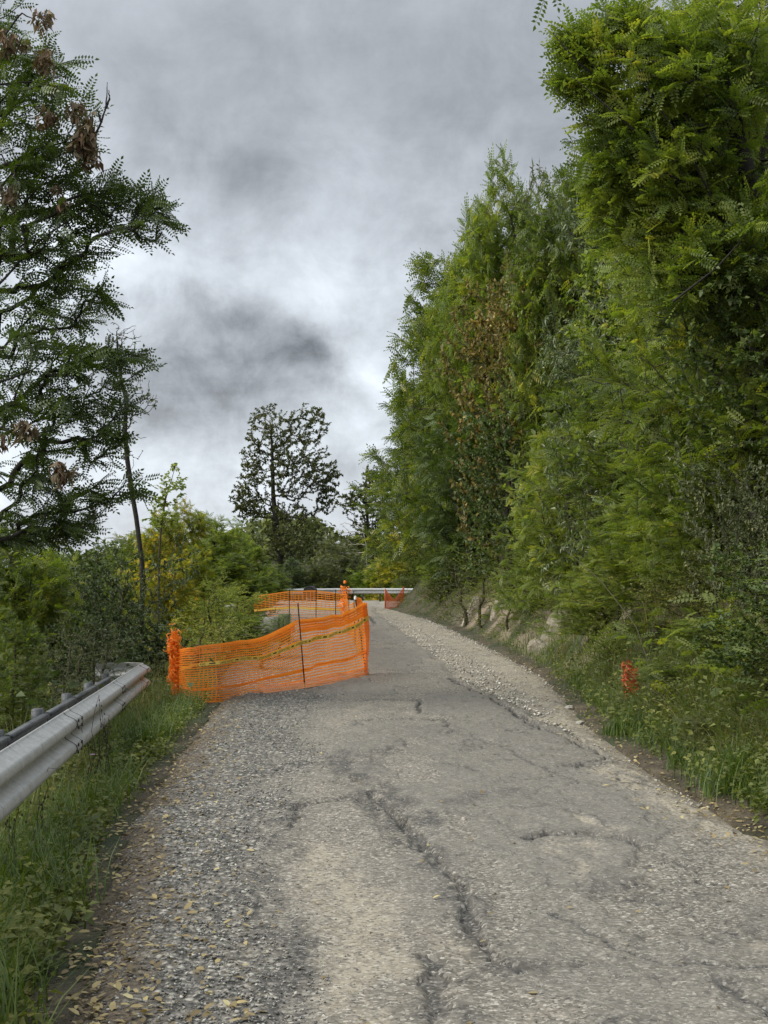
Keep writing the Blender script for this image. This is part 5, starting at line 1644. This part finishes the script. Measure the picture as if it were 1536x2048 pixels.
herbs('locust_suckers', X_, Y_, T_ROBF, 4, .15, .8, .6, 1.1, M['rob'], 'locust suckers sprouting through the right bank undergrowth', rg, .3)
X_, Y_, T_ = scatter_xy(rg, 3000, 10, 60, 1.5, 12.0, False, 1.0)
herbs('slope_undergrowth', X_, Y_, T_OVAL, 16, .2, 1.3, 1.0, 2.2, M['bush_dark'], 'dark undergrowth covering the slope below the left verge', rg, .5)

# fallen leaves
n = 6500
X_, Y_, T_ = scatter_xy(rg, n, 4.2, 18, -.75, .35, False, 1.1); k = rg.random(n) < np.exp(-np.abs(T_ + .08) * 4.2); xa, ya = X_[k], Y_[k]
X_, Y_, T_ = scatter_xy(rg, 3600, 6.5, 26, -.55, .2, True, 1.1); k = rg.random(len(X_)) < np.exp(-np.abs(T_) * 6); xb, yb = X_[k], Y_[k]
yc = 4.4 * np.exp(rg.random(260) * 1.2); xc = XL(yc) + (XR(yc) - XL(yc)) * rg.random(260) ** 1.6
X_ = np.concatenate([xa, xb, xc]); Y_ = np.concatenate([ya, yb, yc])
Z_ = np.maximum(H(X_, Y_), np.where((X_ > XL(Y_) - .1) & (X_ < XR(Y_) + .1), road_at(X_, Y_)[0], -99)) + .008
TL_ = oval(.045, .022, .5, .3)
V, F = inst(T_LIT[0], T_LIT[1], np.stack([X_, Y_, Z_], -1), flat_rot(len(X_), rg, .25), rg.uniform(.3, 1.1, len(X_)))
tag(link('leaf_litter', mesh_np('leaf_litter', V, F, {'rnd': ('FACE', np.repeat(rg.random(len(X_)), 2))}, False, [M['litter']])),
    'yellow and brown fallen leaves along both road edges', kind='stuff')

# small individual plants and stones picked out in the photograph
def clump(name, label, P, n, h, w, mat_, cat, lean=.7, group=None):
    rng = np.random.default_rng(int(abs(P[0]) * 100 + P[1] * 7))
    t_ = thing(name, tuple(P), label, cat, group)
    off = np.column_stack([rng.normal(0, .06, (n, 2)), np.zeros(n)])
    o = blades('blades', off, h * rng.uniform(.5, 1, n), rng.uniform(.1, lean, n), np.full(n, w), rng, mat_, None, 5, kind=None)
    if 'kind' in o: del o['kind']
    o.parent = t_; return t_


for px, py, n, h, lab in [(1470, 1585, 260, .42, 'lush upright grass tuft at the right road edge'), (1235, 1470, 160, .22, 'short bright grass tuft in front of the net scrap'),
                          (290, 1490, 180, .28, 'bright green grass tuft below the guardrail end')]:
    x, y = G(px, py); clump('grass_tuft', lab, np.array((x, y, float(H(x, y)))), n, h, .009, M['grass'], 'grass tuft')
fl = W(190, 1507, 10.6); fb_ = fl.copy(); fb_[2] = float(H(fl[0], 10.6))
ft_ = thing('wild_flower', tuple(fb_), 'single small pink flower on a thin stem below the guardrail', 'flower')
mb = MB(); mb.tube([(0, 0, 0), (.01, 0, (fl - fb_)[2] * .5), fl - fb_], .0025, 4); mb.obj('stem', m_stem, ft_)
m_pink = simple('pink_petal', (.62, .38, .58), .6)
TT = oval(.035, .014)
a = np.arange(9) * .7
V, F = inst(TT[0], TT[1], np.tile(fl - fb_, (9, 1)), rotmat(np.stack([np.cos(a), np.sin(a), a * 0 + .3], -1), np.tile((0, 0, 1.), (9, 1))), np.full(9, 1.0))
link('petals', mesh_np('petals', V, F, None, False, [m_pink]), ft_)
m_ston2 = simple('pale_loose_stone', (.40, .38, .33), .85, 0, .2, 30, .5)
for px, py, s, lab in [(460, 1728, .022, 'round pale pebble on the dark gravel shoulder'), (1138, 1412, .06, 'flat grey stone at the edge of the pale gravel'), (1158, 1442, .05, 'dark stone by the tip of the right verge grass'),
                       (367, 1374, .05, 'whitish stone under the left end of the front net')]:
    x, y = G(px, py); z = float(road_at(np.array([x]), np.array([y]))[0][0])
    o = link('stone', rock_mesh('stone', (s, s * .8, s * .5), int(px), m_ston2, 2)); o.location = (x, y, z + s * .25); tag(o, lab, 'stone')

# thin dark dried weeds in front of the guardrail
for i, (px, py, d, h, lab) in enumerate([(178, 1560, 9.6, .62, 'dark dried weed standing before the middle of the guardrail'), (210, 1560, 9.9, .6, 'taller dark dried weed right of the other by the guardrail'),
                                         (75, 1640, 7.6, .3, 'dark dried seed stalk crossing the near guardrail beam'), (30, 1690, 7.0, .34, 'dried stalk at the left frame edge before the beam')]):
    P = W(px, py, d); t_ = thing('dried_weed', tuple(P), lab, 'weed', 'dried weeds before the guardrail')
    rng = np.random.default_rng(i); mb = MB()
    for s in range(4 if h > .5 else 2):
        q = np.cumsum(np.vstack([[0, 0, -.15], np.column_stack([rng.normal(0, .014, (9, 2)), np.full(9, (h + .15) / 9 * rng.uniform(.7, 1))])]), 0)
        q[:, 0] += s * .02; mb.tube(q, np.linspace(.0028, .0012, 10), 4)
        for k in range(5):
            j = rng.integers(4, 10); e = q[j] + rng.normal(0, .03, 3); mb.tube([q[j], e], .0012, 3); mb.tube([e, e + (0, 0, .014)], [.005, .003], 4)
    mb.obj('stalks', simple('dark_dry_stalk', (.035, .025, .02), .9), t_)

# ------------------------------------------------------------------ far wooded hill
rg = np.random.default_rng(99)
n = 1100
X_ = rg.uniform(-105, 25, n); Y_ = 135 + 100 * rg.random(n) ** .8
Z_ = H(X_, Y_)
pi = np.repeat(np.arange(n), 30); m = len(pi)
rad = rg.uniform(1.3, 2.6, n); dd = rg.normal(size=(m, 3)); dd /= np.linalg.norm(dd, axis=1)[:, None]; dd[:, 2] = np.abs(dd[:, 2]) * 1.1 - .15
P = np.stack([X_, Y_, Z_ + rad * .3], -1)[pi] + dd * (rad[pi] * rg.uniform(.7, 1.05, m))[:, None]
TH = oval(.8, .6, .3, .3)
V, F = inst(TH[0], TH[1], P, rotmat(rg.normal(size=(m, 3)), dd + rg.normal(0, .4, (m, 3))), rg.uniform(.6, 1.4, m))
M['forest'] = leafmat('far_forest_leaf', [(0, (.018, .028, .010)), (.5, (.042, .060, .018)), (.85, (.075, .095, .026)), (1, (.13, .14, .04))], .7, .15, .2, .05)
r = np.clip(np.repeat(rg.random(n)[pi] * .75 + rg.random(m) * .25, 2), 0, 1)
tag(link('far_forest', mesh_np('far_forest', V, F, {'rnd': ('FACE', r)}, False, [M['forest']])), 'dull green forest covering the distant hill', kind='stuff')
